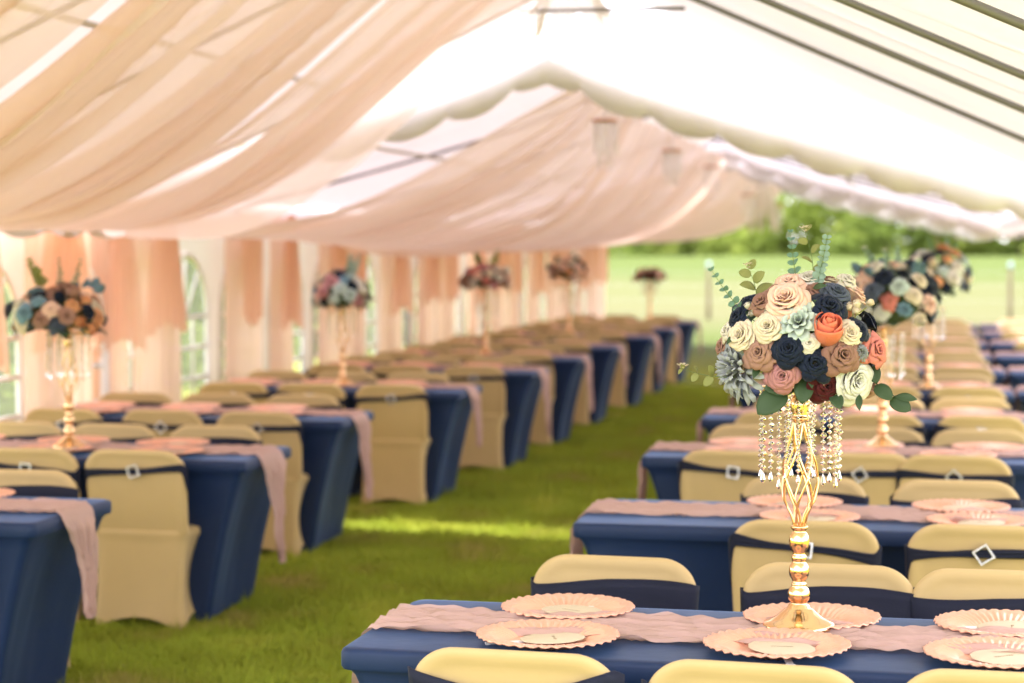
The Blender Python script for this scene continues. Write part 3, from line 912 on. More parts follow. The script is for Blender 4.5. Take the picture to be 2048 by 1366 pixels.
def sash_mesh(kind, seed):
    r = np.random.default_rng(seed)
    ph = r.uniform(0, 6.28, 4)
    tilt = r.uniform(-0.05, 0.05)
    ZT, Z0 = 0.81, 0.43
    def lean(z): return -0.205 - 0.055 * (z - Z0) / (ZT - Z0)
    def hw(z): return 0.213 + 0.014 * (z - Z0) / (ZT - Z0)
    N = 88
    top, bot = [], []
    for i in range(N):
        a = i / N * 4                       # 0..2 back (x from + to -), 2..4 front (x from - to +)
        if a < 2: x = 1 - a; front = False
        else: x = a - 3; front = True
        xx = math.copysign(abs(x) ** 0.8, x)
        e = abs(x)
        if front:
            zt = 0.742 + 0.012 * math.sin(2.2 * x + ph[0]) - 0.008 * e
            zb = 0.50 + 0.03 * e
        elif kind == 'wide':
            zt = 0.712 + 0.062 * e ** 1.1 + tilt * x * 0.4
            zb = 0.684 - 0.16 * e ** 1.4 + tilt * x * 0.4
        else:
            zt = 0.728 + tilt * x + 0.010 * e ** 3 + 0.003 * math.sin(5 * x + ph[1])
            zb = 0.703 + tilt * x - 0.012 * e ** 3 + 0.003 * math.sin(4 * x + ph[2])
        if e > 0.9:                         # blend front and back round the edge
            q = (e - 0.9) / 0.1 * 0.5
            ot, ob = (0.735, 0.60) if kind == 'band' else (0.765, 0.53)
            zt = zt * (1 - q * 1.6) + ot * q * 1.6 if q * 1.6 <= 1 else ot
            zb = zb * (1 - q * 1.6) + ob * q * 1.6 if q * 1.6 <= 1 else ob
        top.append((xx, zt, front)); bot.append((xx, zb, front))
    A = []
    K = 9
    for k_ in range(K):
        f = k_ / (K - 1)
        row = []
        for (x, zt, fr), (_, zb, _) in zip(top, bot):
            z = zt * (1 - f) + zb * f
            th = 0.019 * math.sqrt(max(0, 1 - abs(x) ** 10)) + 0.0005
            wr = 0.003 * math.sin(f * 14 + 3 * x + ph[3]) * (1 if fr else 0.6) * (1 - abs(x) ** 6)
            y = lean(z) + (1 if fr else -1) * (th + 0.003 + wr)
            row.append((x * (hw(z) + 0.005) * 1.10, y, z))
        A.append(row)
    return thicken(MB().grid(A, wrap_u=True).mesh('sash', M['sash']), 0.003), tilt
SASH = [sash_mesh('band', 61), sash_mesh('band', 62), sash_mesh('band', 63), sash_mesh('band', 67)]
SASH_W = [sash_mesh('wide', 64), sash_mesh('wide', 65)]
def buckle_mesh():
    mb = MB()
    s = 0.034
    for i in range(4):
        a = PI / 2 * i
        p, q = Vector((s * math.cos(a), 0, s * math.sin(a))), Vector((s * math.cos(a + PI / 2), 0, s * math.sin(a + PI / 2)))
        n = 7
        for j in range(n):
            c_ = p.lerp(q, j / n)
            bead(mb, (c_.x, c_.y - 0.003, c_.z), 0.0062, 6)
        mb.tube([p, q], 0.005, 6)
    return mb.mesh('buckle', M['silver'], smooth=False)
BUCKLE_ME = buckle_mesh()
def make_chair(si, wide):
    root = empty('banquet_chair')
    link('cover', COVER_ME, root)
    me, tilt = (SASH_W if wide else SASH)[si % (2 if wide else 4)]
    s = link('sash', me, root)
    zc = 0.714 if not wide else 0.698
    link('buckle', BUCKLE_ME, s, (0, -0.245 - 0.0165 - 0.009, zc), (math.radians(8), [0, 0.5, 0.9, 0.2][si % 4], 0))
    return root
CH = {}
def chair(si, wide):
    kf = (si % (2 if wide else 4), wide)
    if kf not in CH:
        CH[kf] = make_chair(*kf)
        return CH[kf]
    return clone(CH[kf])

# ---------------------------------------------------------------- chargers and paper fans
def charger_mesh(seed=0):
    R, n = 0.172, 288
    rows = []
    th = [2 * PI * j / n for j in range(n)]
    for rr, z, rib, pearl in [(0.0, 0.004, 0, 0), (0.05, 0.004, 0, 0), (0.088, 0.004, 0, 0), (0.094, 0.006, 0.5, 0), (0.102, 0.011, 1, 0), (0.112, 0.015, 1, 0), (0.124, 0.018, 1, 0), (0.134, 0.021, 0.8, 0.3), (0.143, 0.023, 0.4, 1), (0.151, 0.0245, 0.2, 1), (0.160, 0.026, 0, 1), (0.167, 0.0265, 0, 1), (0.172, 0.026, 0, 1)]:
        row = []
        for a in th:
            sc = abs(math.sin(9 * a)) ** 0.6
            sc2 = math.sin(36 * a)
            q = max(0, (rr - 0.125) / 0.047)
            r2 = rr + q * (0.0028 * (sc - 0.6) + 0.0022 * abs(math.sin(17 * a + 0.6 * math.sin(3 * a))) ** 0.6 + 0.0016 * math.sin(53 * a + 3 * math.sin(5 * a)))
            z2 = z + 0.0034 * rib * math.cos(48 * a) + 0.0022 * pearl * math.sin(36 * a + rr * 260)
            row.append((r2 * math.cos(a), r2 * math.sin(a), z2))
        rows.append(row)
    top = rows
    under = [[(x, y, max(z - 0.0035, 0.0008)) for x, y, z in r] for r in reversed(rows)]
    mb = MB().grid(top + under, wrap_u=True)
    return mb.mesh('charger_plate', M['charger'])
CHARGER_ME = charger_mesh()
def fan_meshes():
    # paper disc with a slightly wavy edge, printed squiggle, white stick handle, smaller rust-coloured disc beneath
    def disc(R, z0, t, wob):
        n = 48
        A = []
        for rr, z in [(0, t), (R * 0.97, t), (R, t * 0.5), (R * 0.97, 0), (0, 0)]:
            A.append([(rr * (1 + wob * math.sin(16 * a)) * math.cos(a), rr * (1 + wob * math.sin(16 * a)) * math.sin(a), z0 + z) for a in np.linspace(0, 2 * PI, n + 1)[:-1]])
        return MB().grid(A, wrap_u=True)
    d = disc(0.08, 0.0, 0.0022, 0.012).mesh('paper_disc', M['cream_paper'])
    b = disc(0.066, -0.006, 0.0018, 0.0).mesh('rust_disc', M['rust_tone'])
    h = MB().box((0.0, -0.105, -0.0025), (0.017, 0.11, 0.003)).box((0.0, -0.158, -0.0025), (0.022, 0.012, 0.004)).mesh('stick_handle', M['white_stick'], smooth=False)
    sq = MB()
    for line, (y, w) in enumerate([(0.004, 0.026)]):
        pts = [(-w + 2 * w * t + 0.0022 * math.sin(52 * t), y + 0.0042 * math.cos(52 * t + line) * (0.6 + 0.4 * math.sin(9 * t + line)), 0.0027) for t in np.linspace(0, 1, 110)]
        sq.tube(pts, 0.0005, 4)
    s = sq.mesh('printed_script', M['ink'])
    return d, b, h, s
FAN = fan_meshes()
def make_fan():
    root = empty('paddle_fan')
    d = link('paper_disc', FAN[0], root)
    link('printed_script', FAN[3], d)
    link('stick_handle', FAN[2], root); link('rust_disc', FAN[1], root)
    return root
FAN0 = [None]
def fan():
    if FAN0[0] is None:
        FAN0[0] = make_fan(); return FAN0[0]
    return clone(FAN0[0])

# ---------------------------------------------------------------- flower meshes (unit radius, facing +Z)
def petal(mb, a0, half, rb, r1, z0, z1, curl, ruffle=0.0, nu=6, nv=6, point=0.0, cup=0.25, seed=0):
    A = []
    for j in range(nv + 1):
        t = j / nv
        row = []
        for i in range(nu + 1):
            s = i / nu * 2 - 1
            tt = t * (1 - (0.16 + 0.3 * point) * abs(s) ** 2.2)
            wd = half * (0.55 + 0.75 * math.sin(PI * min(1, t * 0.62 + 0.1))) * (1 - point * 0.75 * t ** 2)
            rad = rb + (r1 - rb) * tt ** 0.8 + curl * max(0, tt - 0.62) ** 2 * 1.8 - cup * 0.12 * (1 - s * s) * 0 
            rad *= 1 - 0.10 * cup * s * s
            z = z0 + (z1 - z0) * math.sin(tt * PI / 2) - curl * max(0, tt - 0.6) ** 2 * 1.6 + ruffle * math.sin(4 * s + seed) * t * 0.12
            a = a0 + s * wd
            row.append((rad * math.cos(a), rad * math.sin(a), z))
        A.append(row)
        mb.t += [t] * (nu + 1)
    mb.grid(A)
GA = math.radians(137.5)
def flower_mesh(kind, seed=0):
    r = np.random.default_rng(seed)
    mb = MB()
    if kind == 'rose':
        n = [21, 17, 25, 19][seed % 4]; cm = [1.0, 1.5, 0.8, 1.3][seed % 4]
        for i in range(n):
            q = i / (n - 1)
            r1 = 0.07 + 0.80 * q ** 0.85
            petal(mb, i * GA + r.uniform(-.15, .15), 1.35 - 0.75 * q ** 0.7, 0.03 + 0.34 * q, r1, -0.05 - 0.25 * q, 0.58 - 0.46 * q ** 1.5 + r.uniform(-.03, .03), (0.1 + 0.9 * q) * cm, 0.12 + 0.14 * (seed % 3), seed=i * 1.3, point=0.25 * q * (seed % 2))
    elif kind == 'peony':
        n = 24
        for i in range(n):
            q = i / (n - 1)
            r1 = 0.10 + 0.80 * q ** 0.8
            petal(mb, i * GA + r.uniform(-.3, .3), 1.2 - 0.5 * q, 0.04 + 0.30 * q, r1, -0.1 - 0.25 * q, 0.60 - 0.45 * q ** 1.8 + r.uniform(-.05, .05), 0.1 + 0.5 * q, 0.5, seed=i * 1.7)
    elif kind == 'bud':                    # closed ovoid rosebud of wrapped petals
        n = 9
        for i in range(n):
            q = i / (n - 1)
            A = []
            for j in range(9):
                t = j / 8
                row = []
                for k in range(9):
                    sx = k / 8 * 2 - 1
                    tt = t * (1 - 0.10 * abs(sx) ** 2.5)
                    rad = (0.20 + 0.46 * q) * math.sin(PI * (0.10 + (0.74 - 0.22 * q) * tt)) ** 0.8 + 0.10 * q * q * max(0, tt - 0.75) * 4 * 0.5
                    rad *= 1 - 0.05 * sx * sx
                    a = i * GA + sx * (1.5 - 0.35 * q)
                    row.append((rad * math.cos(a), rad * math.sin(a), -0.62 + (1.52 - 0.30 * q) * tt))
                A.append(row); mb.t += [t] * 9
            mb.grid(A)
    elif kind == 'dahlia':
        for L, (n, r1, z1, z0, cl) in enumerate([(7, 0.22, 0.62, 0.1, 0.0), (10, 0.42, 0.58, 0.05, 0.2), (13, 0.62, 0.42, 0.0, 0.35), (15, 0.82, 0.22, -0.05, 0.5), (16, 1.0, 0.0, -0.12, 0.6)]):
            for i in range(n):
                petal(mb, 2 * PI * (i + 0.5 * (L % 2)) / n + r.uniform(-.08, .08), 3.0 / n, 0.05 + 0.04 * L, r1 * r.uniform(0.94, 1.05), z0, z1 + r.uniform(-.05, .05), cl, 0.6, 5, 6, 0.42, seed=i + L)
    elif kind == 'open':                   # open, pointed, succulent-like bloom
        for L, (n, r1, z1, z0, cl) in enumerate([(5, 0.20, 0.55, 0.0, 0.0), (6, 0.42, 0.50, 0.0, 0.2), (7, 0.66, 0.36, -0.05, 0.4), (8, 0.92, 0.14, -0.1, 0.5)]):
            for i in range(n):
                petal(mb, 2 * PI * (i + 0.5 * (L % 2)) / n + r.uniform(-.1, .1), 3.3 / n, 0.06 + 0.05 * L, r1 * r.uniform(0.93, 1.05), z0, z1 + r.uniform(-.04, .04), cl, 0.35, 5, 6, 0.35, seed=i + 2 * L)
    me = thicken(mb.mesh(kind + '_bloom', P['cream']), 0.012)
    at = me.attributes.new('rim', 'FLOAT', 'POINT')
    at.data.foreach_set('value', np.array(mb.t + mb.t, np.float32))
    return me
FM = {k_: [flower_mesh(k_, 3 + i) for i in range(4)] for k_ in ('rose', 'peony', 'bud', 'dahlia', 'open')}

def leaf_mesh(L, W, fold=0.25, bend=0.15, mat=None, name='leaf', tip=1.0):
    A = []
    nv, nu = 8, 4
    for j in range(nv + 1):
        t = j / nv
        w = W * (math.sin(PI * t ** (0.85 if tip < 1 else 1.0)) ** (0.55 if tip < 1 else 0.85)) if 0 < t < 1 else W * 0.03
        A.append([(w * (i / nu - 0.5) * 2, L * t, fold * abs(i / nu - 0.5) * 2 * w + bend * L * math.sin(PI * t * 0.8)) for i in range(nu + 1)])
    return thicken(MB().grid(A).mesh(name, mat), 0.0006)
LEAF = {
    'big': leaf_mesh(0.062, 0.021, 0.15, 0.12, M['leaf_dark'], tip=0.5),
    'long': leaf_mesh(0.062, 0.012, 0.2, 0.15, M['leaf_dark']),
    'euc': leaf_mesh(0.020, 0.0085, 0.2, 0.1, M['leaf_euc'], tip=0.5),
    'pale': leaf_mesh(0.024, 0.0125, 0.15, 0.2, M['leaf_pale'], tip=0.5),
    'olive': leaf_mesh(0.036, 0.0125, 0.2, 0.12, M['leaf_olive'], tip=0.5),
    'blue': leaf_mesh(0.055, 0.02, 0.3, 0.2, P['blue']),
}
BLOSSOM_ME = None
def blossom_mesh():
    mb = MB()
    for c_ in [(0, 0, 0), (0.007, 0.004, 0.005), (-0.006, 0.003, 0.006), (0.002, -0.006, 0.008)]:
        for i in range(5):
            a = 2 * PI * i / 5
            A = []
            for j in range(4):
                t = j / 3
                A.append([(c_[0] + 0.006 * t * math.cos(a + s * 0.5), c_[1] + 0.006 * t * math.sin(a + s * 0.5), c_[2] + 0.005 * t * (1 - 0.3 * abs(s))) for s in (-1, 0, 1)])
            mb.grid(A)
    return mb.mesh('blossom', P['cream'])
BLOSSOM_ME = blossom_mesh()

def sprig(parent, base, tip, bow, n, leaf, paired=True, scale=(1.0, 0.55), blossom=False, seed=0, rad=0.0011, start=0.3):
    """A stem with its leaves as sub-parts."""
    r = np.random.default_rng(seed)
    b, t_, bw = Vector(base), Vector(tip), Vector(bow)
    pts = [b.lerp(t_, q) + bw * math.sin(PI * q) for q in np.linspace(0, 1, 12)]
    st = link('sprig', MB().tube(pts, [rad * (1.3 - 0.8 * q) for q in np.linspace(0, 1, 12)], 6).mesh('sprig', M['stem_green']), parent)
    for i in range(n):
        q = start + (0.99 - start) * i / max(1, n - 1)
        p = b.lerp(t_, q) + bw * math.sin(PI * q)
        d = ((t_ - b) + bw * PI * math.cos(PI * q)).normalized()
        side = d.cross(Vector((0, 1, 0.2))).normalized()
        for sgn in ((-1, 1) if paired else ((1 if i % 2 else -1),)):
            dirv = (side * sgn * r.uniform(0.75, 1.0) + d * r.uniform(0.35, 0.7) + Vector((0, r.uniform(-.55, .35), 0))).normalized()
            nrm = Vector((r.uniform(-.5, .5), -0.75, r.uniform(0.15, 1.1)))
            xax = dirv.cross(nrm).normalized(); zax = xax.cross(dirv)
            mt = Matrix((xax, dirv, zax)).transposed().to_euler()
            sc = scale[0] + (scale[1] - scale[0]) * i / max(1, n - 1)
            lo = link('leaf', LEAF[leaf], st, p, mt)
            lo.scale = (sc, sc, sc)
    if blossom:
        lo = link('blossom', BLOSSOM_ME, st, t_)
        lo.scale = (1.25,) * 3
    return st

def place_flower(root, d, size, kind, color, seed, C, tilt=None):
    """d: point on the bouquet surface; the bloom faces outward from C."""
    r = np.random.default_rng(seed)
    d = Vector(d)
    nrm = (d - Vector(C)).normalized() if tilt is None else Vector(tilt).normalized()
    q = nrm.to_track_quat('Z', 'Y') @ Euler((0, 0, r.uniform(0, 6.28))).to_quaternion()
    name = {'rose': 'rose', 'peony': 'peony', 'bud': 'rosebud', 'dahlia': 'dahlia', 'open': 'open_bloom'}[kind]
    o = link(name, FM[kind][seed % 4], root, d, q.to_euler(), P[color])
    o.scale = (size * r.uniform(0.92, 1.08), size * r.uniform(0.92, 1.08), size * r.uniform(0.85, 1.1))
    return o
FOAM_ME = MB().lathe([(0.001, -0.085)] + [(0.125 * math.sin(a), -0.085 * math.cos(a)) for a in np.linspace(0.1, PI - 0.1, 12)] + [(0.001, 0.085)], 20).mesh('foam_core', M['leaf_dark'])

def main_bouquet(loc):
    root = empty('flower_bouquet', loc)
    tag(root, 'sharp front bouquet of navy, peach, coral and white roses with eucalyptus sprigs', 'bouquet', 'rose bouquets on gold stands')
    link('foam_core', FOAM_ME, root)
    S = 0.41 / 802                                  # metres per measured unit
    rx, rz, ry = 0.185, 0.150, 0.165
    L = [(345, 470, 110, 'rose', 'navy'), (392, 402, 80, 'rose', 'navy'), (465, 405, 125, 'rose', 'mauve'), (578, 398, 190, 'peony', 'peach'), (585, 318, 150, 'rose', 'peach'),
         (640, 490, 165, 'open', 'mint'), (775, 425, 160, 'rose', 'navy'), (805, 362, 130, 'rose', 'slate'), (500, 515, 135, 'peony', 'cream'), (370, 560, 135, 'peony', 'cream'),
         (295, 540, 95, 'rose', 'ivory'), (350, 722, 255, 'dahlia', 'grey'), (460, 635, 150, 'rose', 'taupe'), (598, 612, 155, 'rose', 'navy'), (715, 680, 150, 'rose', 'navy'),
         (775, 536, 130, 'bud', 'coral'), (835, 642, 155, 'rose', 'mauve'), (570, 738, 155, 'rose', 'dusty'), (765, 785, 150, 'rose', 'burgundy'), (885, 762, 195, 'peony', 'white'),
         (868, 542, 120, 'peony', 'cream'), (912, 528, 100, 'rose', 'navy'), (985, 625, 150, 'rose', 'pink'), (930, 632, 70, 'dahlia', 'grey'), (958, 800, 110, 'rose', 'taupe'),
         (690, 585, 90, 'rose', 'ivory'), (675, 300, 110, 'peony', 'ivory'), (520, 350, 90, 'rose', 'taupe'), (720, 345, 100, 'rose', 'mauve'), (265, 620, 100, 'rose', 'taupe'), (850, 300, 90, 'rose', 'ivory')]
    for i, (cx, cy, dm, kind, colr) in enumerate(L):
        dx, dz = (cx - 640) * S, (590 - cy) * S
        q = max(0.0, 1 - (dx / (rx * 1.06)) ** 2 - (dz / (rz * 1.06)) ** 2)
        y = -math.sqrt(q) * ry - 0.012
        if cy < 360: y += 0.02
        sz = dm / 2 * S * (1.26 if kind != 'bud' else 1.75)
        nx, nz_ = dx / rx, dz / rz
        tilt = (nx * 0.75, -max(0.55, math.sqrt(q)), nz_ * 0.55 + 0.25)
        if kind == 'bud': tilt = (0.12, -0.66, 0.75)
        place_flower(root, (dx, y + sz * 0.15, dz), sz, kind, colr, 100 + i, (0, 0, 0), tilt)
    r = np.random.default_rng(11)                    # the back half
    cols = ['navy', 'peach', 'ivory', 'taupe', 'coral', 'slate', 'cream', 'dusty', 'grey', 'mauve']
    for i in range(22):
        a, e = r.uniform(0.1, PI - 0.1), r.uniform(-0.5, 1.1)
        place_flower(root, (rx * math.cos(a) * math.cos(e), ry * math.sin(a) * math.cos(e), rz * math.sin(e)), r.uniform(0.034, 0.042), r.choice(['rose', 'peony', 'rose']), r.choice(cols), 200 + i, (0, 0, -0.05))
    def W(cx, cy, y): return ((cx - 640) * S, y, (590 - cy) * S)
    # small cream tulips at the side
    for i, (cx, cy, dm, dr) in enumerate([(870, 420, 58, (-.2, -.6, .7)), (905, 412, 60, (.2, -.5, 1)), (965, 398, 46, (.9, -.4, .5)), (900, 440, 62, (.6, -.6, .5)), (395, 420, 50, (-.3, -.5, .9)), (410, 455, 40, (-.4, -.7, .3))]):
        place_flower(root, W(cx, cy, -0.10), dm / 2 * S * 1.1, 'bud', 'ivory' if i > 3 else 'cream', 300 + i, (0, 0, 0), dr)
    link('sprig', MB().tube([W(880, 500, -0.10), W(900, 460, -0.11), W(950, 420, -0.10)], 0.0016, 6).tube([W(880, 500, -0.10), W(890, 440, -0.105)], 0.0016, 6).mesh('sprig', M['leaf_olive']), root)
    # eucalyptus and leaves
    sprig(root, W(430, 500, -0.08), W(210, 245, -0.07), (-0.006, 0, -0.006), 9, 'euc', True, (1.15, 0.55), seed=1, start=0.08)
    sprig(root, W(425, 440, -0.06), W(385, 240, -0.05), (0.008, 0, 0), 5, 'olive', False, (1.35, 0.8), True, seed=2, start=0.35)
    sprig(root, W(620, 330, -0.04), W(580, 62, -0.02), (-0.002, 0, 0), 7, 'euc', True, (1.1, 0.5), seed=3, start=0.12)
    sprig(root, W(685, 400, -0.07), W(758, 92, -0.05), (0.004, 0, 0), 11, 'pale', True, (0.9, 0.55), seed=4, start=0.12)
    sprig(root, W(690, 330, -0.03), W(650, 62, -0.02), (0.008, 0, 0), 5, 'olive', False, (1.0, 0.7), True, seed=5, start=0.25)
    sprig(root, W(330, 760, -0.10), W(80, 722, -0.11), (0, 0, -0.006), 3, 'olive', True, (0.9, 0.5), True, seed=6, start=0.42)
    link('sprig', MB().tube([W(950, 740, -0.04), W(1010, 800, -0.06), W(1090, 850, -0.065)], 0.0014, 6).mesh('sprig', M['leaf_dark']), root)
    # broad leaves under the blooms
    for i, (cx, cy, tx, ty, key, sc) in enumerate([(575, 815, 455, 925, 'big', 1.5), (665, 750, 655, 868, 'big', 1.15), (575, 800, 455, 812, 'big', 0.9), (620, 815, 520, 838, 'long', 0.9), (920, 830, 925, 915, 'long', 0.75),
                                                   (985, 700, 1000, 800, 'big', 0.75), (1062, 858, 1172, 920, 'big', 0.95), (1080, 848, 1205, 862, 'long', 0.95), (990, 795, 1082, 872, 'big', 0.9), (700, 330, 780, 318, 'long', 0.7), (760, 590, 745, 640, 'long', 0.4),
                                                   (840, 600, 870, 585, 'long', 0.35), (540, 560, 555, 590, 'long', 0.5), (450, 690, 430, 750, 'long', 0.8), (680, 730, 700, 800, 'long', 0.8), (800, 830, 830, 890, 'big', 0.8), (330, 560, 300, 600, 'long', 0.6), (740, 420, 700, 380, 'long', 0.6)]):
        p, q = Vector(W(cx, cy, -0.115 if cx < 960 else -0.06)), Vector(W(tx, ty, -0.14 if cx < 960 else -0.075))
        d = (q - p).normalized()
        nrm = Vector((0.2 * math.sin(i), -1, 0.35))
        xax = d.cross(nrm).normalized(); zax = xax.cross(d)
        lo = link('broad_leaf', LEAF[key], root, p, Matrix((xax, d, zax)).transposed().to_euler())
        lo.scale = (sc, sc, sc)
    return root

def generic_bouquet(loc, seed, label, n=44, palette=None, blue_leaves=0, spread=1.0, first_sprigs=True, flat=1.0):
    r = np.random.default_rng(seed)
    root = empty('flower_bouquet', loc)
    tag(root, label, 'bouquet', 'rose bouquets on gold stands')
    fo = link('foam_core', FOAM_ME, root)
    fo.scale = (spread, spread, flat)
    cols = palette or ['navy', 'navy', 'peach', 'ivory', 'taupe', 'coral', 'blue', 'cream', 'grey', 'slate', 'mint']
    for i in range(n):
        z = 1 - (i + 0.5) / n * 1.45
        a = i * GA
        rad = math.sqrt(max(0, 1 - z * z))
        jr = r.uniform(0.9, 1.16)
        d = (0.178 * spread * rad * math.cos(a) * jr, 0.165 * spread * rad * math.sin(a) * jr, 0.145 * flat * z * jr)
        place_flower(root, d, r.uniform(0.036, 0.058), str(r.choice(['rose', 'rose', 'peony', 'open', 'bud'])), str(r.choice(cols)), int(seed * 100 + i), (0, 0, -0.06))
    for i in range(14):
        a = r.uniform(0, 2 * PI)
        p = Vector((0.13 * spread * math.cos(a), 0.13 * spread * math.sin(a), -0.07 * flat))
        d = Vector((math.cos(a), math.sin(a), r.uniform(-0.7, 0.1))).normalized()
        xax = d.cross(Vector((0, 0, 1))).normalized(); zax = xax.cross(d)
        lo = link('broad_leaf', LEAF['big'], root, p, Matrix((xax, d, zax)).transposed().to_euler())
        sc = r.uniform(1.0, 1.5); lo.scale = (sc, sc, sc)
    for i in range(blue_leaves):
        a = r.uniform(0, 2 * PI)
        p = Vector((0.12 * math.cos(a), 0.12 * math.sin(a), 0.09))
        d = Vector((0.6 * math.cos(a), 0.6 * math.sin(a), r.uniform(0.3, 1.2))).normalized()
        xax = d.cross(Vector((0.3, 1, 0.3))).normalized(); zax = xax.cross(d)
        lo = link('broad_leaf', LEAF['blue'], root, p + d * 0.05, Matrix((xax, d, zax)).transposed().to_euler())
        lo.scale = (1.2,) * 3
    if first_sprigs:
        for i in range(4):
            a = r.uniform(0, 2 * PI)
            sprig(root, (0.06 * math.cos(a), 0.06 * math.sin(a), 0.10), (0.13 * math.cos(a), 0.13 * math.sin(a), 0.24 + 0.03 * r.random()), (0.01, 0, 0), 6, str(r.choice(['euc', 'olive', 'pale'])), True, (1.2, 0.6), i % 2 == 0, seed=seed + i)
    return root

# ---------------------------------------------------------------- gold flower stands
def stand_parts():
    k_ = 1 / 2107.0
    prof = [(0, 1285), (187, 1285), (190, 1277), (187, 1266), (180, 1258), (150, 1247), (120, 1228), (92, 1203), (72, 1186), (58, 1178), (55, 1166), (44, 1160), (42, 1150), (53, 1138), (58, 1120), (58, 1100), (50, 1078), (38, 1066), (40, 1058), (40, 1050),
            (32, 1044), (38, 1030), (50, 1010), (54, 985), (50, 960), (38, 942), (34, 936), (38, 928), (39, 915), (37, 903), (30, 895), (38, 880), (50, 858), (54, 830), (50, 802), (38, 782), (30, 774), (40, 766), (46, 755), (44, 747), (30, 744), (0, 742)]
    return MB().lathe([(r * k_, (1285 - y) * k_) for r, y in prof], 40).mesh('turned_stem', M['gold'])
STEM_ME = stand_parts()
def make_stand(detail=True):
    root = empty('flower_stand')
    link('turned_stem', STEM_ME, root)
    k_ = 1 / 2107.0
    zz = np.linspace(0, 1, 30)
    prof_t = [0, 0.1, 0.25, 0.42, 0.6, 0.8, 1.0]
    prof_r = [28, 42, 82, 98, 84, 56, 36]
    for i in range(10):
        tw = (1 if i % 2 else -1)
        pts = []
        for t in zz:
            rr = np.interp(t, prof_t, prof_r) * k_
            a = 2 * PI * (i // 2) / 5 + tw * (t * 2.3 + 0.2)
            pts.append((rr * math.cos(a), rr * math.sin(a), (1285 - 748 + t * 560) * k_))
        link('twisted_wire', MB().tube(pts, 0.0030, 6).mesh('twisted_wire', M['gold']), root)
    prof = [(0, 192), (36, 190), (46, 184), (44, 176), (34, 170), (44, 150), (51, 120), (48, 85), (36, 60), (30, 52), (40, 44), (42, 34), (30, 26), (28, -10), (70, -22), (130, -40), (132, -46), (0, -46)]
    link('top_cup', MB().lathe([(r * k_, (1285 - y) * k_) for r, y in prof], 32).mesh('top_cup', M['gold']), root)
    rz = (1285 - 20) * k_
    ringr = 0.098
    rg = MB().tube([(ringr * math.cos(a), ringr * math.sin(a), rz) for a in np.linspace(0, 2 * PI, 37)[:-1]], 0.0025, 6, closed=True)
    for a in np.linspace(0, 2 * PI, 7)[:-1]: rg.tube([(0.02 * math.cos(a), 0.02 * math.sin(a), rz), (ringr * math.cos(a), ringr * math.sin(a), rz)], 0.002, 6)
    link('strand_ring', rg.mesh('strand_ring', M['gold']), root)
    mes = [strand_mesh(0.235, 12, 0.0070, 0.030), strand_mesh(0.245, 14, 0.0062, 0.028), strand_mesh(0.23, 16, 0.0052, 0.026)]
    ns = 11
    for i in range(ns):
        a = 2 * PI * i / ns + 0.12 * math.sin(i * 3.1)
        link('crystal_strand', mes[i % 3], root, (ringr * math.cos(a), ringr * math.sin(a), rz))
    for i in range(4):
        a = 2 * PI * i / 4 + 0.4
        link('crystal_strand', mes[2], root, (0.04 * math.cos(a), 0.04 * math.sin(a), rz))
    return root

# ---------------------------------------------------------------- lay out the two columns of tables
# x of the aisle-side table end, y of the table centre, small turn
R_rows = [(-1.37, 4.93, -0.8), (-1.205, 7.21, 1.0), (-1.27, 9.42, 0), (-1.225, 11.50, 0), (-1.25, 13.72, 0.4), (-1.22, 15.9, 0), (-1.25, 18.1, 0), (-1.22, 20.3, 0), (-1.24, 22.5, 0), (-1.22, 24.7, 0)]
L_rows = [(-3.03, 6.80, 0), (-2.98, 8.86, 0), (-3.145, 10.93, 0.5), (-2.99, 13.15, 0), (-2.90, 15.22, -0.4), (-2.87, 17.05, 0), (-2.86, 19.0, 0), (-2.80, 21.1, 0), (-2.82, 23.1, 0), (-2.80, 25.1, 0)]
